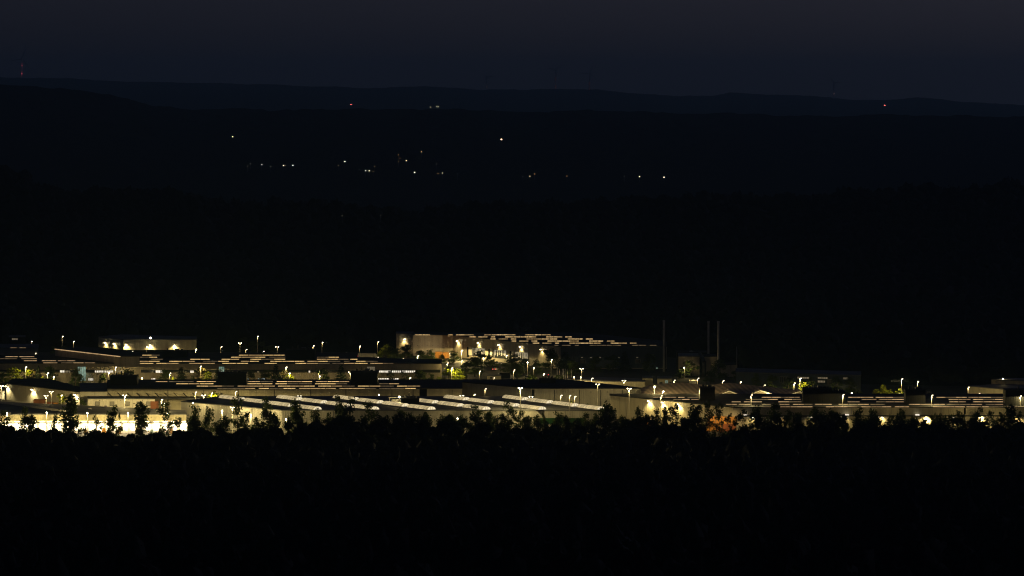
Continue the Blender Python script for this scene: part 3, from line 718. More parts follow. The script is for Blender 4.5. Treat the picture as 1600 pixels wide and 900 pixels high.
hx = Hall('hut', 'tiny dark hut with two dim lit windows at upper left', 10.5, [(14,527),(40,527),(40,525),(14,525)], 'dark')
wins(hx, 18.5, 28, 528.4, 531, 3, 'win_dim')

# back hall with gates
b9 = Hall('gate_hall', 'big hall with bright louvred skylight rows and three flood-lit glazed gates', 10.3,
          [(645,523.4),(707,524.1),(874,541.8),(1042,541.8),(1042,534),(905,520.6),(645,520.6)], 'greige', 'roofdark')
b9.skylights([(523.4,[(648,672),(700,708),(712,741),(756,806),(820,861)]),
              (526.6,[(733,744),(747,762),(767,774),(789,838),(853,879),(883,894)]),
              (529.8,[(766,775),(779,794),(798,807),(822,871),(887,911),(915,927)]),
              (533.0,[(799,807),(811,826),(830,840),(855,905),(920,943),(948,961)]),
              (536.2,[(832,843),(847,862),(867,874),(889,939),(954,980),(984,995)])], 'sky_hot', 'sky_hot', 13, 0.28, 5)
b9.skylights([(539.6,[(866,873),(878,892),(898,905),(921,971),(987,1010),(1015,1026)])], 'sky_dim', 'sky_dim', 13, 0.4, 8)
b9w = b9.panel(2, 876, 1041, 542.2, 575, 'blue_cladding', M['blue'], 0.05)
for px, py in ((716.5,532.6),(749,535.6),(781.5,538.8),(815,542),(847.5,545.6)): b9.wall_lamp(1, px, py, 1000, 0.3, 0.9, 118)
for x, y in ((738,544),(771.5,547.2),(805,550.4)):
    b9.panel(1, x-4.6, x-1.2, y-2.4, y+11, 'gate_pillar', M['white'], 0.5)
    b9.panel(1, x-8.4, x-4.8, y-1.8, y+14, 'recess_shade_panel', M['dark'], 0.05)  # dark panel coloured as the shaded void beside each gate
    b9.panel(1, x, x+20, y, y+12.5, 'gate_opening', M['pane'], 0.05, fr=M['dark_metal'])
    rr = random.Random(int(x))
    for u, w in ((0.5,1.0),(2.6,0.8),(5.2,1.7),(8.2,1.3),(11.4,1.8),(14.4,0.9),(16.2,1.4),(18.4,1.0)):
        b9.panel(1, x+u, x+u+w, y+0.4, y+rr.uniform(7,12), 'lit_strip', M['win_gate'], 0.12)
    b9.panel(1, x+0.5, x+18, y+0.2, y+1.0, 'lit_strip', M['win_gate'], 0.16)
for x in (652,659,667,676,684,692,700): b9.panel(0, x, x+0.8, 539.5, 540.4, 'vent', M['dark_metal'], 0.08)
for x in (908,922,936,965,994): b9.panel(2, x, x+3, 558, 558.9, 'window', M['win_dim'], 0.1)
for x in (907,993): b9.panel(2, x, x+7, 562, 567, 'window', M['pane'], 0.1, fr=M['frame'], mull=3)
for x0, y0 in ((1022.4,572.3),(1025.6,574.4)): b9.panel(2, x0, x0+1.8, y0, y0+1.5, 'window', M['win_teal'], 0.1)
b9l = Hall('dark_annex', 'dark annex with one bright wall lamp left of the gate hall', 9.9, [(619,521.6),(645.8,521.6),(645.8,519.2),(619,519.2)], 'greige')
b9l.wall_lamp(0, 632, 529.6, 800, 0.3, 0.9, 100)

# power house and chimneys
b10 = Hall('boiler_house', 'pale boiler house of stepped blocks below the steel chimneys', 8.7, [(1060,557.5),(1093,557.5),(1093,552.5),(1060,552.5)], 'greige')
def wing(h, x0, x1, ytop, Y0, dep, m, name='wing'):
    a, q = at_y(x0, ytop, Y0), at_y(x1, ytop, Y0); mb = MB(); mb.box(a.x, q.x, Y0, Y0+dep, 0, a.z); o = h.part(name, mb, M[m])
    mb = MB(); mb.box(a.x-.15, q.x+.15, Y0-.15, Y0+dep+.15, a.z, a.z+.3); mb.v = [h.loc(v) for v in mb.v]; mb.build('roof', M['roofdark'], o, (0,0,0)); return o
wing(b10, 1101, 1120, 557.5, 1764, 14, 'greige'); wing(b10, 1120.6, 1153, 570.4, 1758, 12, 'greige'); wing(b10, 1058, 1106, 551, 1786, 10, 'dark')
b10.panel(0, 1062, 1069, 574, 586, 'door', M['dark_metal'], 0.08, fr=M['frame'])
a, q = at_y(1093.6, 553, 1772), at_y(1100.4, 566, 1762); mb = MB(); mb.tube(a, q, 0.9, 0.9, 8); mb.tube(q, (q.x,q.y,0.1), 0.9, 0.9, 8); b10.part('duct', mb, M['dark_metal'])
p = at_y(1080, 549, 1790); mb = MB(); mb.ball((p.x,p.y,p.z-0.8), 1.4, 1.4, 1.2); mb.tube((p.x,p.y,p.z-2.2),(p.x,p.y,p.z-0.8),1.4,1.4,12); b10.part('tank', mb, M['pole'])
def chimney(px, py, Y, r, label, mast=False):
    p = at_y(px, py, Y); t = thing('antenna_mast' if mast else 'steel_chimney', label, 'mast' if mast else 'chimney', (p.x, Y, 0), 0, None if mast else 'steel chimneys')
    mb = MB(); mb.tube((0,0,0),(0,0,p.z-0.9),r,r*0.94,14); mb.tube((0,0,p.z-0.9),(0,0,p.z),r*1.12,r*1.12,14)
    for z in (p.z*0.35, p.z*0.6, p.z*0.8): mb.tube((0,0,z),(0,0,z+0.18),r*1.06,r*1.06,14)
    mb.build('shaft', M['stack'], t, (0,0,0))
    mb = MB(); mb.box(r*0.9, r*0.9+0.35, -0.2, 0.2, 0.3, p.z-1); mb.build('ladder', M['dark_metal'], t, (0,0,0))
chimney(1037.3, 500.4, 1792, 0.52, 'slim steel chimney standing alone before the blue wall, left of the pair')
chimney(1107, 501.4, 1780, 0.50, 'left one of the pair of steel chimneys on the boiler house')
chimney(1122.6, 501.6, 1755, 0.54, 'right one of the pair of steel chimneys on the boiler house')
chimney(1151.2, 541.5, 1756.5, 0.14, 'thin antenna mast right of the steel chimneys', True)
b11 = Hall('blue_building', 'long unlit blue-grey building with a few dim window strips at far right', 7.0, [(1150,582.4),(1345,587.4),(1345,581.5),(1150,576.2)], 'blue')
def win_on(h, x0, x1, y0, y1, m): h.panel(0, x0, x1, y0, y1, 'window', M[m], 0.1, fr=M['frame'], mull=4)
for w in ((1246,1264,589,591.5),(1278,1293,589.5,591.8),(1278,1289,594.6,597.6),(1318,1326,590,592.5)): win_on(b11, *w, 'win_dim')
for w in ((1219,1232,589,598),(1293,1300,593,600)): win_on(b11, *w, 'pane')

# ------------------------------------------------------------------ lamp posts
Z0='before the bright loading docks'; Z1='in the yard before the plain cream hall'; Z2='before the ribbon-windowed office wall'
Z3='on the dark slope beyond the office skylights'; Z4='around the flood-lit gate hall'; Z5='between barrel skylights and grey hall'
Z6='around the brown gabled roofs'; Z7='behind the long right skylight hall'; Z8='at the front of the right skylight hall'
Z9='beside the flood-lit block at upper left'; ZA='at the front of the barrel-vaulted hall'; ZB='by the low cream hall'
ZC='at the foot of the braced long hall'
ZW.update({Z0:1.0, Z1:0.6, Z2:1.1, Z3:0.4, Z4:1.2, Z5:0.35, Z6:0.8, Z7:1.2, Z8:0.7, Z9:0.5, ZA:1.0, ZB:0.9, ZC:1.0})
for a in ((11,646.8,1465,0,2600,Z0,'hot'),(73,646,1465,0,3200,Z0,'hot'),(136.5,646.8,1465,0,2800,Z0,'hot'),(200,647,1465,0,3200,Z0,'hot'),(262,648.2,1465,0,2800,Z0,'hot'),(72,617.6,1541,2,2200,Z0,''),(195,617,1528,2,12500,Z0,''),(318,617,1543,2,3000,Z0,''),(300,629,1494,1,1200,Z0,''),(252,624,1520,1,2600,Z0,''),(256.5,632,1482,0,800,Z0,''),
          (363,636,1474,2,1500,ZA,''),(447,656.6,1452,0,2500,ZA,'hot'),(347,643.2,1473,0,5200,ZA,'hot'),(392,649.4,1461,0,4200,ZA,'hot'),(715,655.4,1456,0,900,ZA,'hot'),(813,605.6,1460,2,9000,ZA,'hot'),(889.5,617.6,1457,1,500,ZA,'mid'),(782,664,1452,0,60,ZA,''),
          (2,602.4,1575,2,2200,Z1,'hot'),(80,611.4,1560,2,1300,Z1,''),(95.5,617,1552,1,1500,Z1,'_open'),
          (305,612,1547,1,1900,ZC,'mid'),(330,614,1550,1,4000,ZC,'mid_open'),(368,611,1551,1,1700,ZC,'mid'),(437,618,1544,1,550,ZC,''),(468,618.4,1544,2,550,ZC,''),(592,618,1546,0,150,ZC,''),
          (180,573.4,1712,1,1300,Z2,''),(40,573,1712,1,3300,Z2,'_open'),(74,582.4,1690,1,2800,Z2,'_open'),(84,590,1692,0,700,Z2,''),(170,584,1690,0,700,Z2,''),(265,582.6,1690,1,1500,Z2,''),
          (446.6,573.2,1712,1,1600,Z2,'_open'),(451.6,582.6,1690,1,1700,Z2,'_open'),(498,580,1702,1,900,Z2,''),(499.6,589,1692,0,500,Z2,''),(547,581,1694,2,1200,Z2,''),(640,590,1678,1,2500,Z2,'_open'),(222,592,1700,0,700,Z2,''),
          (313,571.5,1714,1,3000,Z2,'mid_open'),
          (345,541.4,1850,1,600,Z3,''),(375,535.6,1852,2,900,Z3,''),(384,545.6,1842,1,600,Z3,''),(402,525.2,1880,1,800,Z3,''),(433,541.6,1840,2,800,Z3,''),(489,540,1850,1,600,Z3,''),(503,534.4,1862,1,700,Z3,''),
          (509.4,553,1805,1,250,Z3,'mid'),(540,551,1822,1,350,Z3,'mid'),(534,556,1815,0,160,Z3,''),(561.6,540.4,1842,1,800,Z3,''),(590,533.6,1852,1,700,Z3,''),(411,548.6,1838,1,200,Z3,'mid'),
          (97,525.2,1902,1,600,Z9,''),(114.6,533,1890,1,600,Z9,''),(48.6,533.4,1872,1,400,Z9,''),(54.8,551.4,1802,1,300,Z9,'mid'),(163,546,1836,1,500,Z9,'mid'),(229,541.6,1838,1,700,Z9,'_open'),(305.6,545.4,1838,1,3000,Z9,'mid_open'),(206,548.6,1838,1,250,Z9,'mid'),
          (629,560,1800,1,1500,Z4,'mid_open'),(652.6,555.4,1815,1,4500,Z4,'mid'),(698.6,566.6,1722,1,900,Z4,'mid'),(705.8,574.4,1697,1,5500,Z4,'mid_open'),(721.4,546.8,1862,1,12000,Z4,''),(720.8,562.4,1760,1,600,Z4,'mid'),
          (749,579.4,1690,1,800,Z4,'mid'),(790.6,555,1800,1,900,Z4,''),(802.6,577.6,1702,1,700,Z4,'mid'),(849,583.6,1682,1,3500,Z4,'mid_open'),(861,561.6,1765,1,900,Z4,''),(908.8,575.6,1702,2,500,Z4,''),(755.6,561,1780,0,250,Z4,''),(824.4,567.5,1752,0,900,Z4,'hot'),
          (771,590,1690,1,500,Z4,'mid'),(702.8,553.4,1860,0,250,Z4,''),(834,576,1700,0,300,Z4,''),
          (721.6,618,1545,2,900,Z5,''),(740.4,616,1545,1,2600,Z5,''),(757.6,607,1548,1,1600,Z5,'mid'),(829.6,619.4,1545,2,1500,Z5,''),(875.8,617.2,1545,1,1700,Z5,''),(897.6,619,1545,1,1500,Z5,''),(934,599.8,1556,2,1700,Z5,''),
          (924.4,590.6,1632,1,1500,ZB,''),(975,594.2,1622,2,1500,ZB,''),(897,590.6,1642,0,250,ZB,''),(907.6,590.8,1642,0,250,ZB,''),
          (983,606.4,1490,2,4600,Z8,'hot'),(1032.4,618,1504,1,2500,Z8,'mid'),(1173.4,616.6,1482,1,5500,Z8,'mid'),(1316.6,616,1482,1,5500,Z8,'mid'),(1455.6,617,1482,1,5500,Z8,'mid'),(1593.8,618,1482,1,5500,Z8,'mid'),(1371.8,653.4,1470,0,700,Z8,''),(1530.6,653.6,1470,0,1500,Z8,''),(1015,651.4,1478,1,500,Z8,'mid'),
          (1022,603.4,1552,1,3500,Z6,'mid_open'),(1035,611.2,1550.5,1,5200,Z6,'hot_open'),(1053,593.6,1602,1,700,Z6,'mid'),(1090,590.4,1604,1,700,Z6,'mid'),(1129,594.4,1612,1,600,Z6,''),(1156.2,596.4,1612,1,600,Z6,''),(1193.8,601.2,1606,1,600,Z6,'mid'),(1092.6,609.4,1550,1,3500,Z6,'mid_open'),(1198.4,614.4,1548,1,3500,Z6,'mid_open'),(1217.6,617.4,1549,0,200,Z6,''),(1069,575.6,1752,0,800,Z6,''),
          (1250,590.4,1652,1,3200,Z7,'mid_open'),(1240.4,598,1652,1,2600,Z7,'mid_open'),(1308.4,617.2,1549,0,150,Z7,''),(1329.4,613.6,1550,1,700,Z7,''),(1403.8,614.8,1550,1,500,Z7,'mid'),(1408.6,591.4,1632,1,4800,Z7,'mid_open'),(1433.4,595.8,1626,1,1100,Z7,''),(1512.4,604.4,1574,1,1100,Z7,'mid'),(1529,614.4,1551,1,1500,Z7,'mid'),(1567,593.0,1613,0,250,Z7,'')):
    lamp(*a)
build_lamps()

# ------------------------------------------------------------------ trees
def leafset(rng, clumps, n, size, flat=0.6):
    """leaf sprays (two-triangle blades) scattered over clumps: (x,y,z,rx,rz)"""
    c = np.array(clumps); w = c[:,3]**1.6*c[:,4]; pick = rng.choice(len(c), n, p=w/w.sum())
    d = rng.normal(size=(n,3)); d /= np.linalg.norm(d, axis=1)[:,None]
    r = rng.uniform(0.15, 1.0, n)**0.5 * (1+0.34*np.abs(rng.normal(size=n)))
    p = c[pick,:3] + d*np.stack([c[pick,3],c[pick,3],c[pick,4]],1)*r[:,None]
    a = rng.normal(size=(n,3)); a[:,2] *= flat; a /= np.linalg.norm(a, axis=1)[:,None]
    b_ = rng.normal(size=(n,3)); b_ -= (b_*a).sum(1)[:,None]*a; b_ /= np.linalg.norm(b_, axis=1)[:,None]
    s = size*rng.uniform(0.55,1.35,n)
    a *= (s*0.75)[:,None]; b_ *= (s*0.42)[:,None]
    v = np.stack([p-a, p+b_-a*0.1, p+a, p-b_-a*0.1], 1).reshape(-1,3)
    return v
def mesh_quads(name, v, m):
    n = len(v)//4
    me = bpy.data.meshes.new(name); me.vertices.add(len(v)); me.vertices.foreach_set('co', v.ravel().astype(np.float32))
    me.loops.add(len(v)); me.polygons.add(n)
    me.loops.foreach_set('vertex_index', np.arange(len(v), dtype=np.int32))
    me.polygons.foreach_set('loop_start', np.arange(0, len(v), 4, dtype=np.int32))
    me.polygons.foreach_set('loop_total', np.full(n, 4, dtype=np.int32))
    me.update(); me.materials.append(m); me.validate(); return me
def tree_meshes(kind, seed, m):
    """unit tree, 12 m tall"""
    rng = np.random.default_rng(seed); H = 12.0; cl = []; tb = MB()
    if kind == 'broad':
        tb.tube((0,0,-1.5),(0.1,0,4),0.26,0.19,7); tb.tube((0.1,0,4),(0,0.1,9.5),0.19,0.05,6)
        for k in range(rng.integers(17,22)):
            z = rng.uniform(1.0,10.7); q = (z-0.6)/11; R_ = 3.4*math.sin(min(1,q*1.15+0.25)*math.pi*0.82)
            a = rng.uniform(0,6.28); r = R_*rng.uniform(0.35,0.95)
            cl.append((r*math.cos(a), r*math.sin(a), z, rng.uniform(0.9,1.55), rng.uniform(0.7,1.15)))
            tb.tube((0,0,max(2.5,z-2.2)),(r*.85*math.cos(a),r*.85*math.sin(a),z),0.08,0.03,5)
        cl.append((0,0,11,0.8,0.9)); n, sz = 2400, 0.40
    elif kind == 'airy':
        tb.tube((0,0,-1.5),(0.2,0,5),0.17,0.12,7); tb.tube((0.2,0,5),(-0.1,0.1,11),0.12,0.03,6)
        for k in range(17):
            z = 1.6+9.8*(k+rng.uniform(0,1))/17; R_ = 2.3*(1.15-abs((z-6.2)/7)**1.4); a = rng.uniform(0,6.28); r = R_*rng.uniform(0.3,1.05)
            cl.append((r*math.cos(a), r*math.sin(a), z, rng.uniform(0.45,0.95), rng.uniform(0.45,0.9)))
            tb.tube((0,0,z-1.3),(r*math.cos(a),r*math.sin(a),z),0.05,0.02,5)
        cl.append((0,0,11.5,0.4,0.6)); n, sz = 1500, 0.33
    elif kind == 'column':
        tb.tube((0,0,-1.5),(0,0,11),0.2,0.04,7)
        for k in range(16):
            z = 1.6+9.6*(k+.5)/16; R_ = 1.5*math.sin(math.pi*min(1,(z-0.3)/12.3))**0.7; a = rng.uniform(0,6.28); r = R_*rng.uniform(0.1,0.7)
            cl.append((r*math.cos(a), r*math.sin(a), z, rng.uniform(0.75,1.2), rng.uniform(0.8,1.3)))
        cl.append((0,0,11.4,0.35,0.7)); n, sz = 2000, 0.37
    elif kind == 'conifer':
        tb.tube((0,0,-1.5),(0,0,11.6),0.24,0.03,7)
        for k in range(13):
            z = 1.4+10.3*k/13; R_ = 2.7*(1-z/12.4)+0.15
            for j in range(6):
                a = j*1.047+k*0.6+rng.uniform(-.2,.2); r = R_*rng.uniform(0.5,0.85)
                cl.append((r*math.cos(a), r*math.sin(a), z-0.12*r, R_*0.35+0.15, 0.28))
        n, sz = 2400, 0.36
    else:                                           # bush
        for k in range(9):
            a = rng.uniform(0,6.28); r = rng.uniform(0,3.4); cl.append((r*math.cos(a), r*math.sin(a), rng.uniform(2,8.5)*(1-r/9), rng.uniform(1.4,2.3), rng.uniform(1.5,2.8)))
            tb.tube((0,0,-0.8),(cl[-1][0]*.8,cl[-1][1]*.8,cl[-1][2]),0.12,0.05,5)
        n, sz = 1300, 0.7
    return tb.mesh('trunk', M['bark']), mesh_quads('crown', leafset(rng, cl, n, sz), m)
PROTO = {}
for kind, k, m in (('broad',5,'leaf'),('airy',4,'leaf'),('column',2,'leaf'),('conifer',2,'needle'),('bush',3,'leaf'),('broad_pale',2,'leaf_lamplit'),('airy_dry',2,'leaf_lamplit_amber'),('bush_pale',3,'leaf_lamplit')):  # last three kinds carry lamplight in their leaf colour
    PROTO[kind] = [tree_meshes(kind.split('_')[0], 100+i*7+len(kind), M[m]) for i in range(k)]
RAW = {'broad':7.2,'airy':5.0,'column':3.6,'conifer':5.0,'bush':8.5}
NAME = {'broad':'broadleaf_tree','airy':'birch_tree','column':'poplar_tree','conifer':'conifer_tree','bush':'bush'}
TREES = []
def tree(px, ytop, w, kind, Y, zone): TREES.append((px, ytop, w, kind, Y, zone))
def build_trees():
    zones = {}
    for T in sorted(TREES, key=lambda q: q[0]): zones.setdefault((T[5], T[3].split('_')[0] == 'bush'), []).append(T)
    rnd = random.Random(5); cnt = {}
    desc = {'broad':'dark round-crowned tree','airy':'thin gappy-crowned tree','column':'narrow upright tree','conifer':'dark pointed conifer','bush':'dark bush',
            'broad_pale':'yellow-green lit tree','airy_dry':'amber-lit loose tree','bush_pale':'bright yellow-green lit bush'}
    for (zone, isb), Ts in zones.items():
        for i, (px, ytop, w, kind, Y, z_) in enumerate(Ts):
            k0 = kind.split('_')[0]; p = at_y(px, ytop, Y); base = tz(p.x, Y) if Y < 1453 else 0.0
            h = p.z - base; wm = w/F*Y
            word = 'shrub' if isb else 'tree'
            pos = (f'{ORD[i]} {word} from left {zone}' if len(Ts) > 1 and i < 20 else f'{zone}')
            t = thing(NAME[k0], f'{desc[kind]}, {pos}', 'bush' if k0 == 'bush' else 'tree', (p.x, Y, base), rnd.uniform(0,6.28), 'bushes' if isb else 'trees')
            j = cnt.get(kind, 0); cnt[kind] = j+1
            tr, cr = PROTO[kind][j % len(PROTO[kind])]
            w_ = min(1.12*wm, 1.0*h)/RAW[k0]; s = (w_, w_, h/(12.3 if k0 != 'bush' else 10.2))
            for nm, me in (('trunk', tr), ('crown', cr)):
                o = link(nm, me, t, (0,0,0)); o.scale = s
# front row, silhouetted against the lit yards
T0='before the loading docks'; T1='before the wall with two starry lamps'; T2='before the left barrel skylights'; T3='before the right barrel skylights'
T4='before the wall with three lamps'; T5='before the orange containers'; T6='before the middle of the right skylight hall'; T7='before the right end of the skylight hall'
for a in ((3,640,22,'airy'),(38,632,24,'broad'),(50,646,14,'column'),(88,644,17,'airy'),(110,613,25,'column'),(122,646,18,'airy'),(150,646,15,'airy'),(168,640,26,'airy'),(181,630,22,'airy'),(221,626,24,'column'),(262,625,30,'airy')):
    tree(*a, 1437, T0)
for a in ((302,629,27,'broad'),(325,632,24,'broad'),(345,660,16,'airy'),(372,615,30,'airy'),(384,645,22,'airy'),(400,650,14,'column'),(418,617,24,'broad'),(430,642,30,'broad'),(461,619,24,'broad'),(474,640,26,'broad')):
    tree(*a, 1438, T1)
for a in ((495,635,26,'broad'),(525,614,20,'airy'),(546,618,26,'airy'),(538,634,40,'broad'),(580,626,30,'airy'),(604,646,28,'broad'),(624,636,30,'broad'),(640,643,22,'broad'),(665,637,24,'conifer'),(690,645,22,'broad'),(702,645,18,'column')):
    tree(*a, 1436, T2)
for a in ((722,646,20,'broad'),(738,630,28,'airy'),(766,638,24,'broad'),(795,624,24,'airy'),(813,640,20,'airy'),(826,648,14,'column'),(848,644,12,'airy'),(870,640,26,'broad'),(888,652,20,'broad'),(914,642,22,'broad'),(930,643,20,'broad'),(947,624,30,'broad')):
    tree(*a, 1437, T3)
for a in ((956,636,20,'airy'),(972,646,20,'broad'),(997,632,22,'broad'),(1010,644,16,'column'),(1029,637,18,'airy'),(1039,633,10,'column'),(1056,629,28,'airy'),(1082,628,30,'broad'),(1094,630,22,'airy')):
    tree(*a, 1437, T4)
for a in ((1108,626,22,'airy'),(1124,627,22,'airy'),(1142,645,14,'airy'),(1160,636,22,'airy'),(1184,630,28,'broad'),(1209,626,32,'broad')):
    tree(*a, 1437, T5)
for a in ((1234,638,24,'airy'),(1251,642,22,'airy'),(1275,634,34,'broad'),(1298,636,26,'broad'),(1318,646,16,'column'),(1345,634,30,'broad'),(1362,635,26,'broad'),(1388,651,22,'broad'),(1407,636,24,'airy')):
    tree(*a, 1437, T6)
for a in ((1426,648,22,'broad'),(1442,652,20,'airy'),(1461,644,20,'airy'),(1476,647,20,'broad'),(1496,639,26,'broad'),(1507,645,14,'airy'),(1518,648,18,'broad'),(1530,632,18,'airy'),(1546,640,22,'airy'),(1563,642,20,'airy'),(1579,630,20,'column'),(1594,640,20,'broad')):
    tree(*a, 1437, T7)
rnd2 = random.Random(21)
for x0, x1, n, lo, hi, zn in ((300,480,8,648,660,'low in the thicket before the starry lamps'),(484,720,17,640,653,'low in the thicket before the left barrel skylights'),(722,950,15,643,656,'low in the thicket before the right barrel skylights'),
                              (955,1098,10,644,658,'low in the thicket before the three wall lamps'),(1160,1410,16,642,655,'low in the thicket before the middle right hall'),(1412,1600,14,643,657,'low in the thicket before the right hall end')):
    for i in range(n):
        tree(x0+(x1-x0)*(i+rnd2.uniform(0.1,0.9))/n, rnd2.uniform(lo, hi), rnd2.uniform(15,27), rnd2.choice(('broad','broad','airy','column')), rnd2.uniform(1431.5,1434.5), zn)
# lit and dark trees before the office row
TO='before the office row'
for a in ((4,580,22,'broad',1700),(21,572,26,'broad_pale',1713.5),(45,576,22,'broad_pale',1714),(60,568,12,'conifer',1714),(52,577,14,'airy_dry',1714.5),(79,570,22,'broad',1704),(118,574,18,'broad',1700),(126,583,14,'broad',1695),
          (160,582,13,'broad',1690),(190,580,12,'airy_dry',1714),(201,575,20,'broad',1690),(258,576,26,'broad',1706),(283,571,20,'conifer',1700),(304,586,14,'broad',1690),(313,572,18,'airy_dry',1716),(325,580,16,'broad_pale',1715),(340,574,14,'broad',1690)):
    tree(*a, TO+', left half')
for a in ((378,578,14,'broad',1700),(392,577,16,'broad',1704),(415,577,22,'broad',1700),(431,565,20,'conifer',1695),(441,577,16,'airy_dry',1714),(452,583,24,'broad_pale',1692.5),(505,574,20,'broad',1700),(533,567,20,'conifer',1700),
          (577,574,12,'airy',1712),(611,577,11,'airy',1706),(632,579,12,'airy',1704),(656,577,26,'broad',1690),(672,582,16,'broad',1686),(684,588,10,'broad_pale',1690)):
    tree(*a, TO+', right half')
TG='around the gate hall'
for a in ((603,538,30,'broad_pale',1852),(619,543,24,'broad',1846),(634,537,24,'broad',1850),(658,546,22,'broad',1850),(674,545,22,'broad',1862),(690,553,20,'broad',1846),(709,547,20,'broad',1852),(701,571,30,'broad_pale',1699.5),(713,574,26,'broad_pale',1700),(728,563,26,'broad',1740),(742,555,32,'broad',1760),(752,546,22,'broad',1830),
          (764,553,16,'broad',1826),(772,560,16,'airy',1800),(800,552,30,'broad',1775),(818,558,22,'broad',1772),(808,565,26,'broad',1745),(839,560,18,'broad',1770),(862,543,34,'broad',1795),(883,547,28,'conifer',1790),(896,562,22,'broad',1770)):
    tree(*a, TG)
TP='near the boiler house'
for a in ((930,556,28,'broad',1790),(958,553,28,'broad',1788),(976,546,20,'conifer',1790),(1014,551,30,'broad',1788),(1080,562,22,'airy',1755),(1064,576,16,'broad',1750),(1122,560,28,'broad',1745),(1150,578,30,'broad',1722),(1110,578,22,'broad',1720)):
    tree(*a, TP)
TR='before the blue building'
for a in ((1182,582,20,'broad',1665),(1206,584,20,'broad',1660),(1232,588,20,'broad',1662),(1268,588,14,'broad',1662),(1308,586,20,'broad',1664),(1328,588,20,'broad',1664)):
    tree(*a, TR)
TS='on the dark slope above the office skylights'
for a in ((100,540,26,'airy',1915),(84,540,20,'broad',1915),(120,541,20,'airy',1915),(382,526,22,'airy',1905),(396,532,24,'broad',1905),(412,533,22,'airy',1908),(425,538,20,'broad',1905),(142,541,6,'conifer',1860)):
    tree(*a, TS)
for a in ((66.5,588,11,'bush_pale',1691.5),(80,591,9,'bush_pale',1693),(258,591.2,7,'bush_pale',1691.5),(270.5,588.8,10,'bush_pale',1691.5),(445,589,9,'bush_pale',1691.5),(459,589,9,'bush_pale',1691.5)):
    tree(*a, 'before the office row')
for a in ((333,612,26,'bush_pale',1552.5),(893,625.6,10,'bush_pale',1546.5),(919,627,16,'bush',1541),(850,589.6,16,'bush_pale',1684),(635,561.6,13,'bush_pale',1801.5),(874,584,20,'bush',1670),(834,580,20,'bush',1690),(826,584,18,'bush',1686)):
    tree(*a, 'in the middle yards')
for a in ((1255,596,20,'bush_pale',1654),(1380,600.6,13,'bush_pale',1636),(1370,607,14,'bush_pale',1634),(1390,608,14,'bush_pale',1634),(1404,606,15,'bush_pale',1634),(1548,601,6,'bush_pale',1604),(1345,606,18,'bush',1590)):
    tree(*a, 'behind the long right skylight hall')
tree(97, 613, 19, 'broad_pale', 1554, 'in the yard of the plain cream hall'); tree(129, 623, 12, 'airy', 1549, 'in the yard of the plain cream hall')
build_trees()

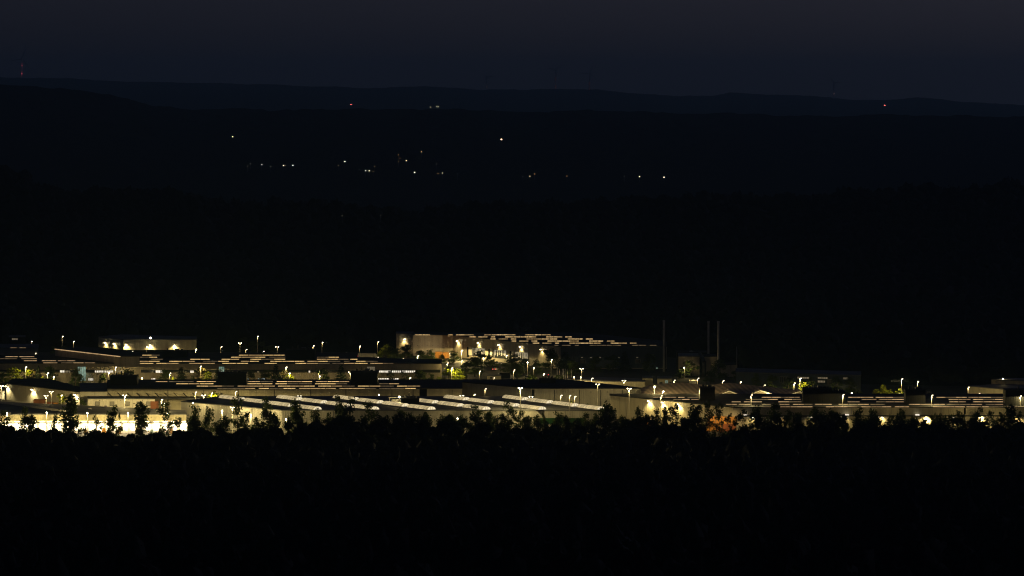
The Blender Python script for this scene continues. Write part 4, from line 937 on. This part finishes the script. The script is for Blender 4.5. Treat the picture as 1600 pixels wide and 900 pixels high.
# ------------------------------------------------------------------ woods (uncountable)
def woods(name, label, px_lo, px_hi, Y0, Y1, cell, hmin, hmax, seed, lid=None, leaves=34, wide=0.62, where=None, cap=99.0):
    rng = np.random.default_rng(seed); pts = []
    Y = Y0
    while Y < Y1:
        st = cell; x0, x1 = (px_lo-800)/F*Y, (px_hi-800)/F*Y
        n = int((x1-x0)/st)
        xs = x0 + (np.arange(n)+rng.uniform(0.1,0.9,n))*st
        pts.append(np.stack([xs, Y+rng.uniform(-0.5,0.5,n)*st], 1)); Y += st
    P = np.concatenate(pts)
    if where: P = P[where(800+F*P[:,0]/P[:,1], P[:,1])]
    z = terrain(P[:,0], P[:,1]); h = rng.uniform(hmin, hmax, len(P))
    if lid is not None:
        u = 800+F*P[:,0]/P[:,1]; top = CAMZ-(lid(u, rng)-YH)/F*P[:,1]
        h = np.minimum(h, top-z); keep = h > 2.2; P, z, h = P[keep], z[keep], h[keep]
    N = len(P)
    # lumpy crown shell
    ico = []; seg, rings = 8, 6
    for i in range(rings):
        t = R(-55+128*i/(rings-1)); ico += [(math.cos(t)*math.cos(a), math.cos(t)*math.sin(a), math.sin(t)) for a in [2*math.pi*(k+0.5*(i % 2))/seg for k in range(seg)]]
    ico = np.array(ico); q = []
    for i in range(rings-1):
        for k in range(seg): q.append((i*seg+k, i*seg+(k+1) % seg, (i+1)*seg+(k+1) % seg, (i+1)*seg+k))
    q = np.array(q); nv = len(ico)
    wob = 1+0.2*rng.normal(size=(N,nv,1)); wob = np.clip(wob, .5, 1.5)
    sx = cell*wide*rng.uniform(0.8,1.2,(N,1,1)); sz = np.minimum(h*0.48, cap*rng.uniform(0.8,1.25,N))[:,None,None]; zc = z+h*1.02-sz[:,0,0]
    V = ico[None]*wob*np.concatenate([np.broadcast_to(sx,(N,1,1)),np.broadcast_to(sx,(N,1,1)),sz],2)*0.78
    V[:,:,0] += P[:,0,None]; V[:,:,1] += P[:,1,None]; V[:,:,2] += zc[:,None]
    Q = (q[None]+ (np.arange(N)*nv)[:,None,None]).reshape(-1,4)
    # loose leaf sprays breaking the outline
    n = N*leaves; own = np.repeat(np.arange(N), leaves)
    d = rng.normal(size=(n,3)); d /= np.linalg.norm(d,axis=1)[:,None]; d[:,2] = np.abs(d[:,2])*1.0-0.15
    c_ = np.stack([P[own,0]+d[:,0]*sx[own,0,0], P[own,1]+d[:,1]*sx[own,0,0], zc[own]+sz[own,0,0]*d[:,2]*rng.uniform(0.8,1.12,n)],1)
    a = rng.normal(size=(n,3)); a /= np.linalg.norm(a,axis=1)[:,None]; b_ = rng.normal(size=(n,3)); b_ -= (b_*a).sum(1)[:,None]*a; b_ /= np.linalg.norm(b_,axis=1)[:,None]
    s = rng.uniform(0.3,0.75,n)[:,None]*max(cell,5)/8
    L = np.stack([c_-a*s, c_+b_*s*.6, c_+a*s, c_-b_*s*.6],1).reshape(-1,3)
    allv = np.concatenate([V.reshape(-1,3), L]); allq = np.concatenate([Q, np.arange(len(L)).reshape(-1,4)+N*nv])
    me = bpy.data.meshes.new(name); me.vertices.add(len(allv)); me.vertices.foreach_set('co', allv.ravel().astype(np.float32))
    me.loops.add(allq.size); me.loops.foreach_set('vertex_index', allq.ravel().astype(np.int32)); me.polygons.add(len(allq))
    me.polygons.foreach_set('loop_start', np.arange(0, allq.size, 4, dtype=np.int32)); me.polygons.foreach_set('loop_total', np.full(len(allq),4,dtype=np.int32))
    me.update(); me.materials.append(M['canopy'])
    o = link(name, me); o['kind'] = 'stuff'; tag(o, label, 'woodland'); return o
def lid_front(u, rng):
    b_ = np.interp(u, [0,60,130,180,220,290,310,400,480,540,700,780,850,900,960,1010,1050,1106,1152,1175,1320,1330,1440,1600],
                   [665,671,671,671,677,673,659,662,658,652,649,655,656,659,656,655,662,672,675,658,656,662,660,659])
    b_ = b_ + 12*(vnoise(u, u*0, 22, 1)-0.5) + 9*(vnoise(u, u*0, 9, 4)-0.5)
    return b_ + rng.uniform(0,7,len(u))
woods('front_woodland', 'black wooded hillside filling the foreground below the factory', -260, 1860, 640, 1408, 8.0, 9, 17, 11, lambda u, rng: lid_front(u, rng)+4, 64)
woods('front_thicket', 'black thicket of low trees along the front edge of the factory', -200, 1800, 1404, 1434, 5.2, 6, 15, 17, lid_front, 260, 0.60, None, 3.0)
woods('slope_woodland', 'black wooded slope between the factory and the first ridge', -80, 1680, 1700, 2740, 11.5, 9, 17, 12, None, 16, 0.62, lambda u, Y: Y > np.interp(u, [0,1000,1120,1180,1350,1420,1700], [1945,1945,1850,1745,1745,1700,1680]))
# ------------------------------------------------------------------ vehicles and containers
def car_meshes():
    body = MB(); prof = [(-2.2,0.35),(2.2,0.35),(2.25,0.75),(1.5,0.92),(-1.9,1.0),(-2.25,0.8)]
    n = len(prof)
    for s in (-1,1): body.face([(x,s*0.86,z) for x,z in (prof if s < 0 else prof[::-1])])
    for i in range(n):
        a, q = prof[i], prof[(i+1) % n]; body.face([(a[0],0.86,a[1]),(a[0],-0.86,a[1]),(q[0],-0.86,q[1]),(q[0],0.86,q[1])][::-1])
    cab = MB(); lo = [(-1.8,0.98),(0.95,0.94)]; hi = [(-1.2,1.45),(0.25,1.45)]
    L = [[(-1.8,s*0.8,0.985),(0.95,s*0.8,0.93),(0.25,s*0.66,1.45),(-1.2,s*0.66,1.45)] for s in (-1,1)]
    cab.face(L[0]); cab.face(L[1][::-1])
    for i in range(4): cab.face([L[0][i],L[0][(i+1)%4],L[1][(i+1)%4],L[1][i]][::-1], 1 if i == 2 else 0)
    wh = MB(); wh.tube((0,-0.11,0),(0,0.11,0),0.33,0.33,14)
    lt = MB(); lt.box(-0.04,0.04,-0.16,0.16,-0.07,0.07)
    return body, cab, wh, lt
_b, _c, _w, _l = car_meshes()
CARM = {k: (_b.mesh('body', M[p]), _c.mesh('cabin', [M['pane'], M[p]])) for k, p in (('white','white_paint'),('silver','silver'),('black','black_paint'))}
WHEEL = _w.mesh('wheel', M['tyre']); TAIL = _l.mesh('tail_light', M['red_glow']); TAILOFF = _l.mesh('tail_light', M['rust']); HEADL = _l.mesh('headlight', M['glass_mid'])
def car(px, py, Y, rz, col, label, tail=False, head=False):
    p = at_y(px, py, Y); t = thing('car', label, 'car', (p.x, Y, 0.004), rz, 'cars in the factory yards')
    link('body', CARM[col][0], t, (0,0,0)); link('cabin', CARM[col][1], t, (0,0,0))
    for x in (-1.35,1.35):
        for y in (-0.78,0.78): link('wheel', WHEEL, t, (x,y,0.33))
    for y in (-0.62,0.62):
        link('tail_light', TAIL if tail else TAILOFF, t, (-2.24,y,0.78)); link('headlight', HEADL if head else TAILOFF, t, (2.24,y,0.66))
car(774,578,1800,R(75),'white','white car with glowing red tail lights near the middle gate',True)
car(765,573,1830,R(10),'silver','silver car parked before the left glazed gate')
car(776,569,1838,R(0),'silver','pale car with lit headlights at the middle glazed gate',False,True)
car(856,587,1764,R(80),'black','dark car with red tail lights behind the lit bush',True)
car(826,592.5,1747,R(0),'silver','silver car parked before the dark bushes right of the cabin')
car(1452,612,1664,R(-90),'black','dark car with red tail lights behind the right skylight hall',True)
car(1400,597,1726,R(0),'silver','silver car under the lamps beyond the right skylight hall')
for px, w, hh, m, lb in ((134,5,1.3,'wood','leftmost pallet stack'),(163,6,1.6,'orange','pallet with an orange load'),(187,6,1.8,'wood','tall brown pallet stack'),(216,7,1.5,'rust','pallet with a reddish load'),(238,5,1.2,'bluebox','pallet with a pale blue load'),(268,6,1.7,'wood','rightmost pallet stack')):
    p = at_y(px, 600, Yd-0.5); W2 = w*0.12
    q = thing('pallet_stack', f'{lb} on the kerb of the bright loading docks', 'pallet', (p.x, Yd-2.2, 0.0), 0, 'pallets at the loading docks')
    mb = MB()
    for y in (-.6,-.05,.5): mb.box(-W2,W2,y,y+.1,0,.1)
    mb.box(-W2,W2,-.62,.62,.104,.14); mb.build('pallet', M['wood'], q, (0,0,0))
    mb = MB(); mb.box(-W2*.94,W2*.94,-.56,.56,.145,.14+hh); mb.box(-W2*.6,W2*.7,-.5,.4,.145+hh,.14+hh*1.35); mb.build('load', M[m], q, (0,0,0))
# articulated lorry on the lane above the office skylights
p = at_y(573, 559, 1881); lr = thing('lorry', 'pale articulated lorry with a red tail lamp above the office skylights', 'lorry', (p.x, 1881, 0), R(-14)); lr.scale = (0.64, 0.64, 0.62)
mb = MB(); mb.box(-6.6,6.6,-1.25,1.25,1.1,3.9); mb.build('trailer', M['white'], lr, (0,0,0))
mb = MB(); mb.prism([(6.9,-1.2),(8.9,-1.2),(9.1,-0.9),(9.1,0.9),(8.9,1.2),(6.9,1.2)],0.7,3.3); cb = mb.build('cab', M['white_paint'], lr, (0,0,0))
mb = MB(); mb.box(9.05,9.14,-1.0,1.0,2.0,2.9); mb.build('windscreen', M['pane'], cb, (0,0,0))
for x in (-5.6,-4.4,-3.2,5.2,8.1):
    for y in (-1.05,1.05):
        mb = MB(); mb.tube((x,y-0.15,0.5),(x,y+0.15,0.5),0.5,0.5,14); mb.build('wheel', M['tyre'], lr, (0,0,0))
for y in (-1.0,1.0):
    mb = MB(); mb.box(-6.75,-6.62,y-0.2,y+0.2,1.2,1.7); mb.build('tail_light', M['red_glow'], lr, (0,0,0))
    mb = MB(); mb.box(9.12,9.2,y-0.2,y+0.2,0.9,1.2); mb.build('headlight', M['glass'], lr, (0,0,0))
def container(px0, px1, Y, z0, hgt, m, label, dep=2.4, rz=0):
    a, q = at_y(px0, 600, Y), at_y(px1, 600, Y); L = q.x-a.x
    t = thing('container', label, 'container', ((a.x+q.x)/2, Y+dep/2, z0), rz, 'containers in the yards')
    mb = MB(); mb.box(-L/2+.06, L/2-.06, -dep/2+.06, dep/2-.06, 0.06, hgt-0.06); mb.build('shell', M[m], t, (0,0,0))
    mb = MB()
    for x in (-L/2, L/2-0.18):
        for y in (-dep/2, dep/2-0.18): mb.box(x, x+0.18, y, y+0.18, 0, hgt)
    for z in (0.0, hgt-0.16):
        for y in (-dep/2-.004, dep/2-.146): mb.box(-L/2+.18, L/2-.18, y, y+.15, z+.002, z+.158)
    mb.build('corner_frame', M[m], t, (0,0,0))
container(1104,1127,1479,0,2.9,'orange','orange container at bottom left of the stack behind the front trees')
container(1129,1150,1479,0,2.9,'rust','rust red container at bottom right of the stack')
container(1107,1123,1479,2.9,2.9,'orange','orange container on top left of the stack behind the front trees')
container(1124,1136,1479,2.9,2.7,'orange','orange container in the middle of the stack top row')
container(1138,1151,1479,2.9,2.8,'orange','orange container on top of the rust red one')
container(1064,1074,1477,0,5.0,'bluebox','pale blue tall container beside the orange stack')
container(996,1010,1476,0,4.0,'rust','salmon red container below the wall with three lamps')
container(1010,1017,1478,0,4.6,'orange','narrow orange container beside the salmon red one')
container(52,71,1577,0,4.3,'rust','rust orange container standing against the plain cream hall')
container(72,82,1575.5,0,3.4,'rust','short rust container right of the taller one at the cream hall')
container(83,90,1574,0,3.2,'orange','small bright orange container at the foot of the plain cream hall')
container(680,690,1880,0,3.2,'orange','orange container lit at the corner of the gate hall, left one')
container(691,702,1882,0,2.8,'orange','orange container lit at the corner of the gate hall, right one')
container(235,247,1557,0,5.2,'rust','dark red container right of the low white building')
for px, w in ((1118,1100),(1142,700)):
    p = at_y(px, 640, 1474); q = thing('flood_lamp', f'small orange flood lamp on a short post, {"left" if px < 1130 else "right"} end of the container stack', 'lamp', (p.x, 1472.5, 0), 0)
    mb = MB(); mb.tube((0,0,0),(0,0,7.2),0.08,0.06,6); mb.build('pole', M['pole'], q, (0,0,0))
    mb = MB(); mb.box(-0.3,0.3,-0.1,0.2,7.2,7.5); mb.build('lamp_head', M['head'], q, (0,0,0))
    spot(q, (0,0.3,7.1), w, 140, 0.8, (1.0,0.70,0.30), 0.2, (0,0.6,-0.7))
for px, Y, z, w in ((692,1872,5.5,500),(1013,1470,6.0,700)):
    p = at_y(px, 600, Y); q = thing('flood_lamp', 'sodium lamp on a short post before the ' + ('gate hall corner' if px < 900 else 'salmon red container'), 'lamp', (p.x, Y, 0), 0)
    mb = MB(); mb.tube((0,0,0),(0,0,z),0.08,0.06,6); mb.build('pole', M['pole'], q, (0,0,0))
    mb = MB(); mb.box(-0.3,0.3,-0.1,0.2,z,z+.3); mb.build('lamp_head', M['head'], q, (0,0,0))
    spot(q, (0,0.2,z-.2), w, 150, 0.8, (1.0,0.42,0.10), 0.2, (0,0.8,-0.45))
for px, lb in ((655,'left'),(678,'right')):  # wash lights added behind the trees to brighten the end wall
    p = at_y(px, 600, 1880); q = thing('added_wash_light', f'added low wash light hidden among trees before the gate hall end wall, {lb} one of two', 'lamp', (p.x, 1880, 0), 0)
    mb = MB(); mb.box(-.35,.35,-.25,.25,0,1.0); mb.build('housing', M['head'], q, (0,0,0))
    mb = MB(); mb.face([(-.3,-.2,1.004),(.3,-.2,1.004),(.3,.2,1.004),(-.3,.2,1.004)]); mb.build('lens', M['glass_mid'], q, (0,0,0))
    spot(q, (0,0.1,1.25), 900, 80, 1.0, (1.0,0.78,0.42), 0.2, (0,0.9,0.27))
# cabin and van at the gate lane
cb = Hall('gate_cabin', 'pale cabin with a lit door lamp in the lane before the grey hall', 2.6, [(761,587.6),(783,587.6),(783,586.6),(761,586.6)], 'cream')
cb.panel(0, 766, 769, 589.4, 591.4, 'window', M['pane'], 0.05, fr=M['frame'])
p = at_y(792, 588, 1742); vn = thing('box_van', 'dark box van parked right of the pale cabin', 'van', (p.x, 1742, 0), R(5))
mb = MB(); mb.box(-3.2,1.4,-1.1,1.1,0.7,3.2); mb.build('cargo_box', M['dark'], vn, (0,0,0))
mb = MB(); mb.prism([(1.45,-1.0),(3.1,-1.0),(3.1,1.0),(1.45,1.0)],0.5,2.2); mb.build('cab', M['silver'], vn, (0,0,0))
for x in (-2,2.2):
    for y in (-0.95,0.95):
        mb = MB(); mb.tube((x,y-.12,0.42),(x,y+.12,0.42),0.42,0.42,12); mb.build('wheel', M['tyre'], vn, (0,0,0))
for k, px in enumerate((870.5,874,878.5,880.5,883,887,892.5)):
    p = at_y(px, 577, 1700); w = ('leftmost','second from left','third from left','middle','third from right','second from right','rightmost')[k]
    mb = MB(); mb.tube((0,0,0),(0,0,p.z),0.10,0.06,8); mb.ball((0,0,p.z+.1),.12,.12,.12)
    o = mb.build('flagpole', M['white_paint'], None, (p.x,1700,0)); tag(o, f'thin white flagpole, {w} of the row of seven', 'flagpole', 'row of seven flagpoles')
p = at_y(881, 590, 1696); spot(thing('ground_light', 'faint ground light at the foot of the seven flagpoles', 'lamp', (p.x,1694,0)), (0,0,0.4), 220, 120, 0.6, NEUT, 0.2, (0,0.5,1))
_g = [o for o in bpy.data.objects if o.name.startswith('ground_light')][0]
mb = MB(); mb.box(-.25,.25,-.25,.25,0,.3); mb.build('housing', M['head'], _g, (0,0,0))
aw = Hall('bus_shelter', 'small lit yellow canopy roof behind the brown gabled roofs', 7.4, [(1077,595.6),(1088,595.6),(1088,594.2),(1077,594.2)], 'white', 'white')
spot(aw.t, aw.loc((at_y(1082,595,1636).x, 1636, 9.4)), 500, 150, .8)

# ------------------------------------------------------------------ far valley lights
def on_terrain(px, py, h, Y0, Y1):
    Ys = np.linspace(Y0, Y1, 600); X = (px-800)/F*Ys
    rows = YH + (CAMZ-(terrain(X, Ys)+h))*F/Ys
    d = rows-py; s = np.where((d[:-1] >= 0) & (d[1:] < 0))[0]
    i = s[0] if len(s) else int(np.argmin(np.abs(d)))
    return X[i], Ys[i]
FARM = {}
def far_lamp(px, py, r, col, strength, label, h=7.0, Y0=3400, Y1=6450, name='street_lamp', cat='street lamp'):
    r *= 0.86; strength = round(strength*0.7, 2)
    X, Y = on_terrain(px, py, h, Y0, Y1); z = tz(X, Y)
    key = (col, strength)
    if key not in FARM: FARM[key] = emit('far_light', col, strength)
    t = thing(name, label, cat, (X, Y, z), 0, 'lights of the far valley')
    mb = MB(); mb.tube((0,0,-1),(0,0,h-r*0.8),0.09*max(1,h/14),0.07,6); mb.build('pole', M['pole'], t, (0,0,0))
    mb = MB(); mb.ball((0,0,h),r,r,r*0.8,0,10,6); mb.build('lantern', FARM[key], t, (0,0,0))
YEL, ORG, WHT, RED = (1.0,0.80,0.42), (1.0,0.50,0.16), (1.0,0.90,0.72), (1.0,0.10,0.08)
far_lamp(363.6,213,0.85,YEL,5,'lone yellow lamp high on the dark slope, upper left of the village')
far_lamp(783.4,217.6,1.4,(1.0,0.60,0.34),7,'brightest lamp of the valley, alone above the village centre')
V = [(387,259,.5,YEL,.5),(391.5,255.6,.5,WHT,.6),(409,257,.8,WHT,4),(423,259.6,.5,YEL,.5),(443,258,.8,WHT,4),(445.6,258,.5,YEL,.8),(457.6,258,.8,WHT,4),(528.6,258.4,.6,ORG,1.4),(538.8,252.4,.85,WHT,4.5),
     (571.4,266.6,.8,WHT,3.6),(577,266.4,.8,YEL,4),(583,267.6,.6,ORG,.5),(585.4,259.6,.5,ORG,.9),(622.4,241.8,.6,ORG,1.2),(625,247,.6,ORG,.4),(622.6,252.4,.6,ORG,.4),(635,250.6,.85,(1.0,.68,.36),4.5),
     (658.6,237,.7,ORG,3.2),(647.8,269,.85,WHT,4.5),(684.4,271,.6,ORG,1.2),(691.4,270,.7,YEL,3),(682.4,256,.45,WHT,.4),(715,271.6,.5,WHT,.35),(828,275,.75,YEL,2.2),(835.4,271.6,.6,ORG,1.5),(885.8,274.6,.55,ORG,1.0),
     (817,275,.45,WHT,.3),(976,275,.5,WHT,.3),(999.2,275.6,.85,YEL,4.5),(1037.6,276.6,.9,(1.0,.75,.5),5)]
for i, v in enumerate(sorted(V)):
    cn = 'orange' if v[3] == ORG else 'white' if v[3] == WHT else 'yellow'
    br = 'bright' if v[4] > 2.5 else 'faint'
    where = ('at the village left end' if v[0] < 470 else 'beside the village centre' if v[0] < 600 else 'in the village centre' if v[0] < 720 else 'at the village right end')
    k = sum(1 for q in sorted(V)[:i] if (q[0] < 470, q[0] < 600, q[0] < 720) == (v[0] < 470, v[0] < 600, v[0] < 720))
    far_lamp(v[0], v[1], v[2], v[3], v[4], f'{br} {cn} far lamp, {ORD[k]} from left {where}')
for i, (px, py) in enumerate(((534.6,337.4),(594.6,337))):
    X, Y = (px-800)/F*2590, 2590
    z = CAMZ-(py-YH)/F*Y; zb = tz(X, Y); key = (YEL, .4)
    if key not in FARM: FARM[key] = emit('far_light', YEL, .4)
    t = thing('street_lamp', f'faint lone lamp in the black wooded slope, {"left" if i == 0 else "right"} one of two', 'street lamp', (X, Y, zb), 0, 'lights of the far valley')
    mb = MB(); mb.tube((0,0,-1),(0,0,z-zb),0.1,0.07,6); mb.build('pole', M['pole'], t, (0,0,0))
    mb = MB(); mb.ball((0,0,z-zb+.2),.32,.32,.28,0,10,6); mb.build('lantern', FARM[key], t, (0,0,0))
for i, (px, py, c_, s_) in enumerate(((548.4,163.2,RED,9),(1382.6,164.4,RED,9),(672.8,167.4,YEL,1.2),(682.4,166,YEL,1.6),(684.6,166.6,YEL,1.6))):
    lb = ('red hazard lamp on the dark far ridge, left one of two','red hazard lamp on the dark far ridge, right one of two','pale lamp left of a close pair below the far ridge','left lamp of the close pale pair below the far ridge','right lamp of the close pale pair below the far ridge')[i]
    far_lamp(px, py, 2.4 if c_ == RED else 1.9, c_, s_*1.5, lb, 20, 9000, 15900, 'hazard_lamp' if c_ == RED else 'street_lamp', 'lamp')
# wind turbines on the far ridge
def turbine(px, hub, blade, rows, label, rot, red=(1.0,0.12,0.16), s=2.2):
    Y = 15985.0; X = (px-800)/F*Y; z0 = tz(X, Y); zh = CAMZ-(hub-YH)/F*Y
    t = thing('wind_turbine', label, 'wind turbine', (X, Y, z0), 0, 'wind turbines on the far ridge')
    mb = MB(); mb.tube((0,0,-20),(0,0,zh-z0),3.2,1.8,10); mb.build('tower', M['white_paint'], t, (0,0,0))
    mb = MB(); mb.box(-2.5,2.5,-7,7,zh-z0-2,zh-z0+3); mb.build('nacelle', M['white_paint'], t, (0,0,0))
    for k in range(3):
        a = R(rot+120*k); d = Vector((math.sin(a),0,math.cos(a))); n_ = Vector((d.z,0,-d.x)); o_ = Vector((0,-8.5,zh-z0))
        mb = MB(); pts = [o_+d*1-n_*1.1, o_+d*blade*.25-n_*2.2, o_+d*blade-n_*.5, o_+d*blade+n_*.5, o_+d*blade*.25+n_*1.2, o_+d*1+n_*1.1]
        mb.face(pts); mb.face([p+Vector((0,.8,0)) for p in pts][::-1])
        for i in range(6): mb.face([pts[i],pts[(i+1)%6],pts[(i+1)%6]+Vector((0,.8,0)),pts[i]+Vector((0,.8,0))])
        mb.build('blade', M['white_paint'], t, (0,0,0))
    key = (red, s)
    if key not in FARM: FARM[key] = emit('far_light', red, s)
    for r_ in rows:
        z = CAMZ-(r_-YH)/F*Y - z0; mb = MB(); mb.ball((0,-5,z),2.1,2.1,1.9,0,8,5); mb.build('warning_lamp', FARM[key], t, (0,0,0))
turbine(34.4, 92, 62, (102.4,115), 'wind turbine with two red lamps at the left end of the ridge', 20, (1.0,.12,.2), 1.5)
turbine(868, 110, 42, (123.6,135.2), 'left one of two wind turbines right of the ridge middle', 50, (1.0,.3,.3), .35)
turbine(921, 114, 46, (130.4,140.4), 'right one of two wind turbines right of the ridge middle', 25, (1.0,.3,.3), .45)
turbine(1303, 130, 34, (146.2,), 'wind turbine with one faint lamp on the right part of the ridge', 325, (1.0,.6,.6), .25)
turbine(760.6, 121, 36, (135.6,), 'faint wind turbine above the ridge saddle left of the pair', 80, (1.0,.6,.6), .2)

# ------------------------------------------------------------------ evening haze: one closed box round everything, sky outside
zmin = float(terrain(Xg, Yg).min())
mb = MB(); mb.box(-9000, 9000, -600, 27500, zmin-1, 330)
hz = bpy.data.materials.new('evening_haze'); hz.use_nodes = True
n = hz.node_tree.nodes; n.remove(n['Principled BSDF'])
pv = n.new('ShaderNodeVolumePrincipled'); pv.inputs['Density'].default_value = HAZE_DENSITY; pv.inputs['Color'].default_value = (*HAZE_COLOR, 1)
pv.inputs['Anisotropy'].default_value = 0.4
hz.node_tree.links.new(pv.outputs[0], n['Material Output'].inputs['Volume'])
o = mb.build('haze', hz); o['kind'] = 'stuff'; o['label'] = 'thin bluish evening haze over the whole valley'
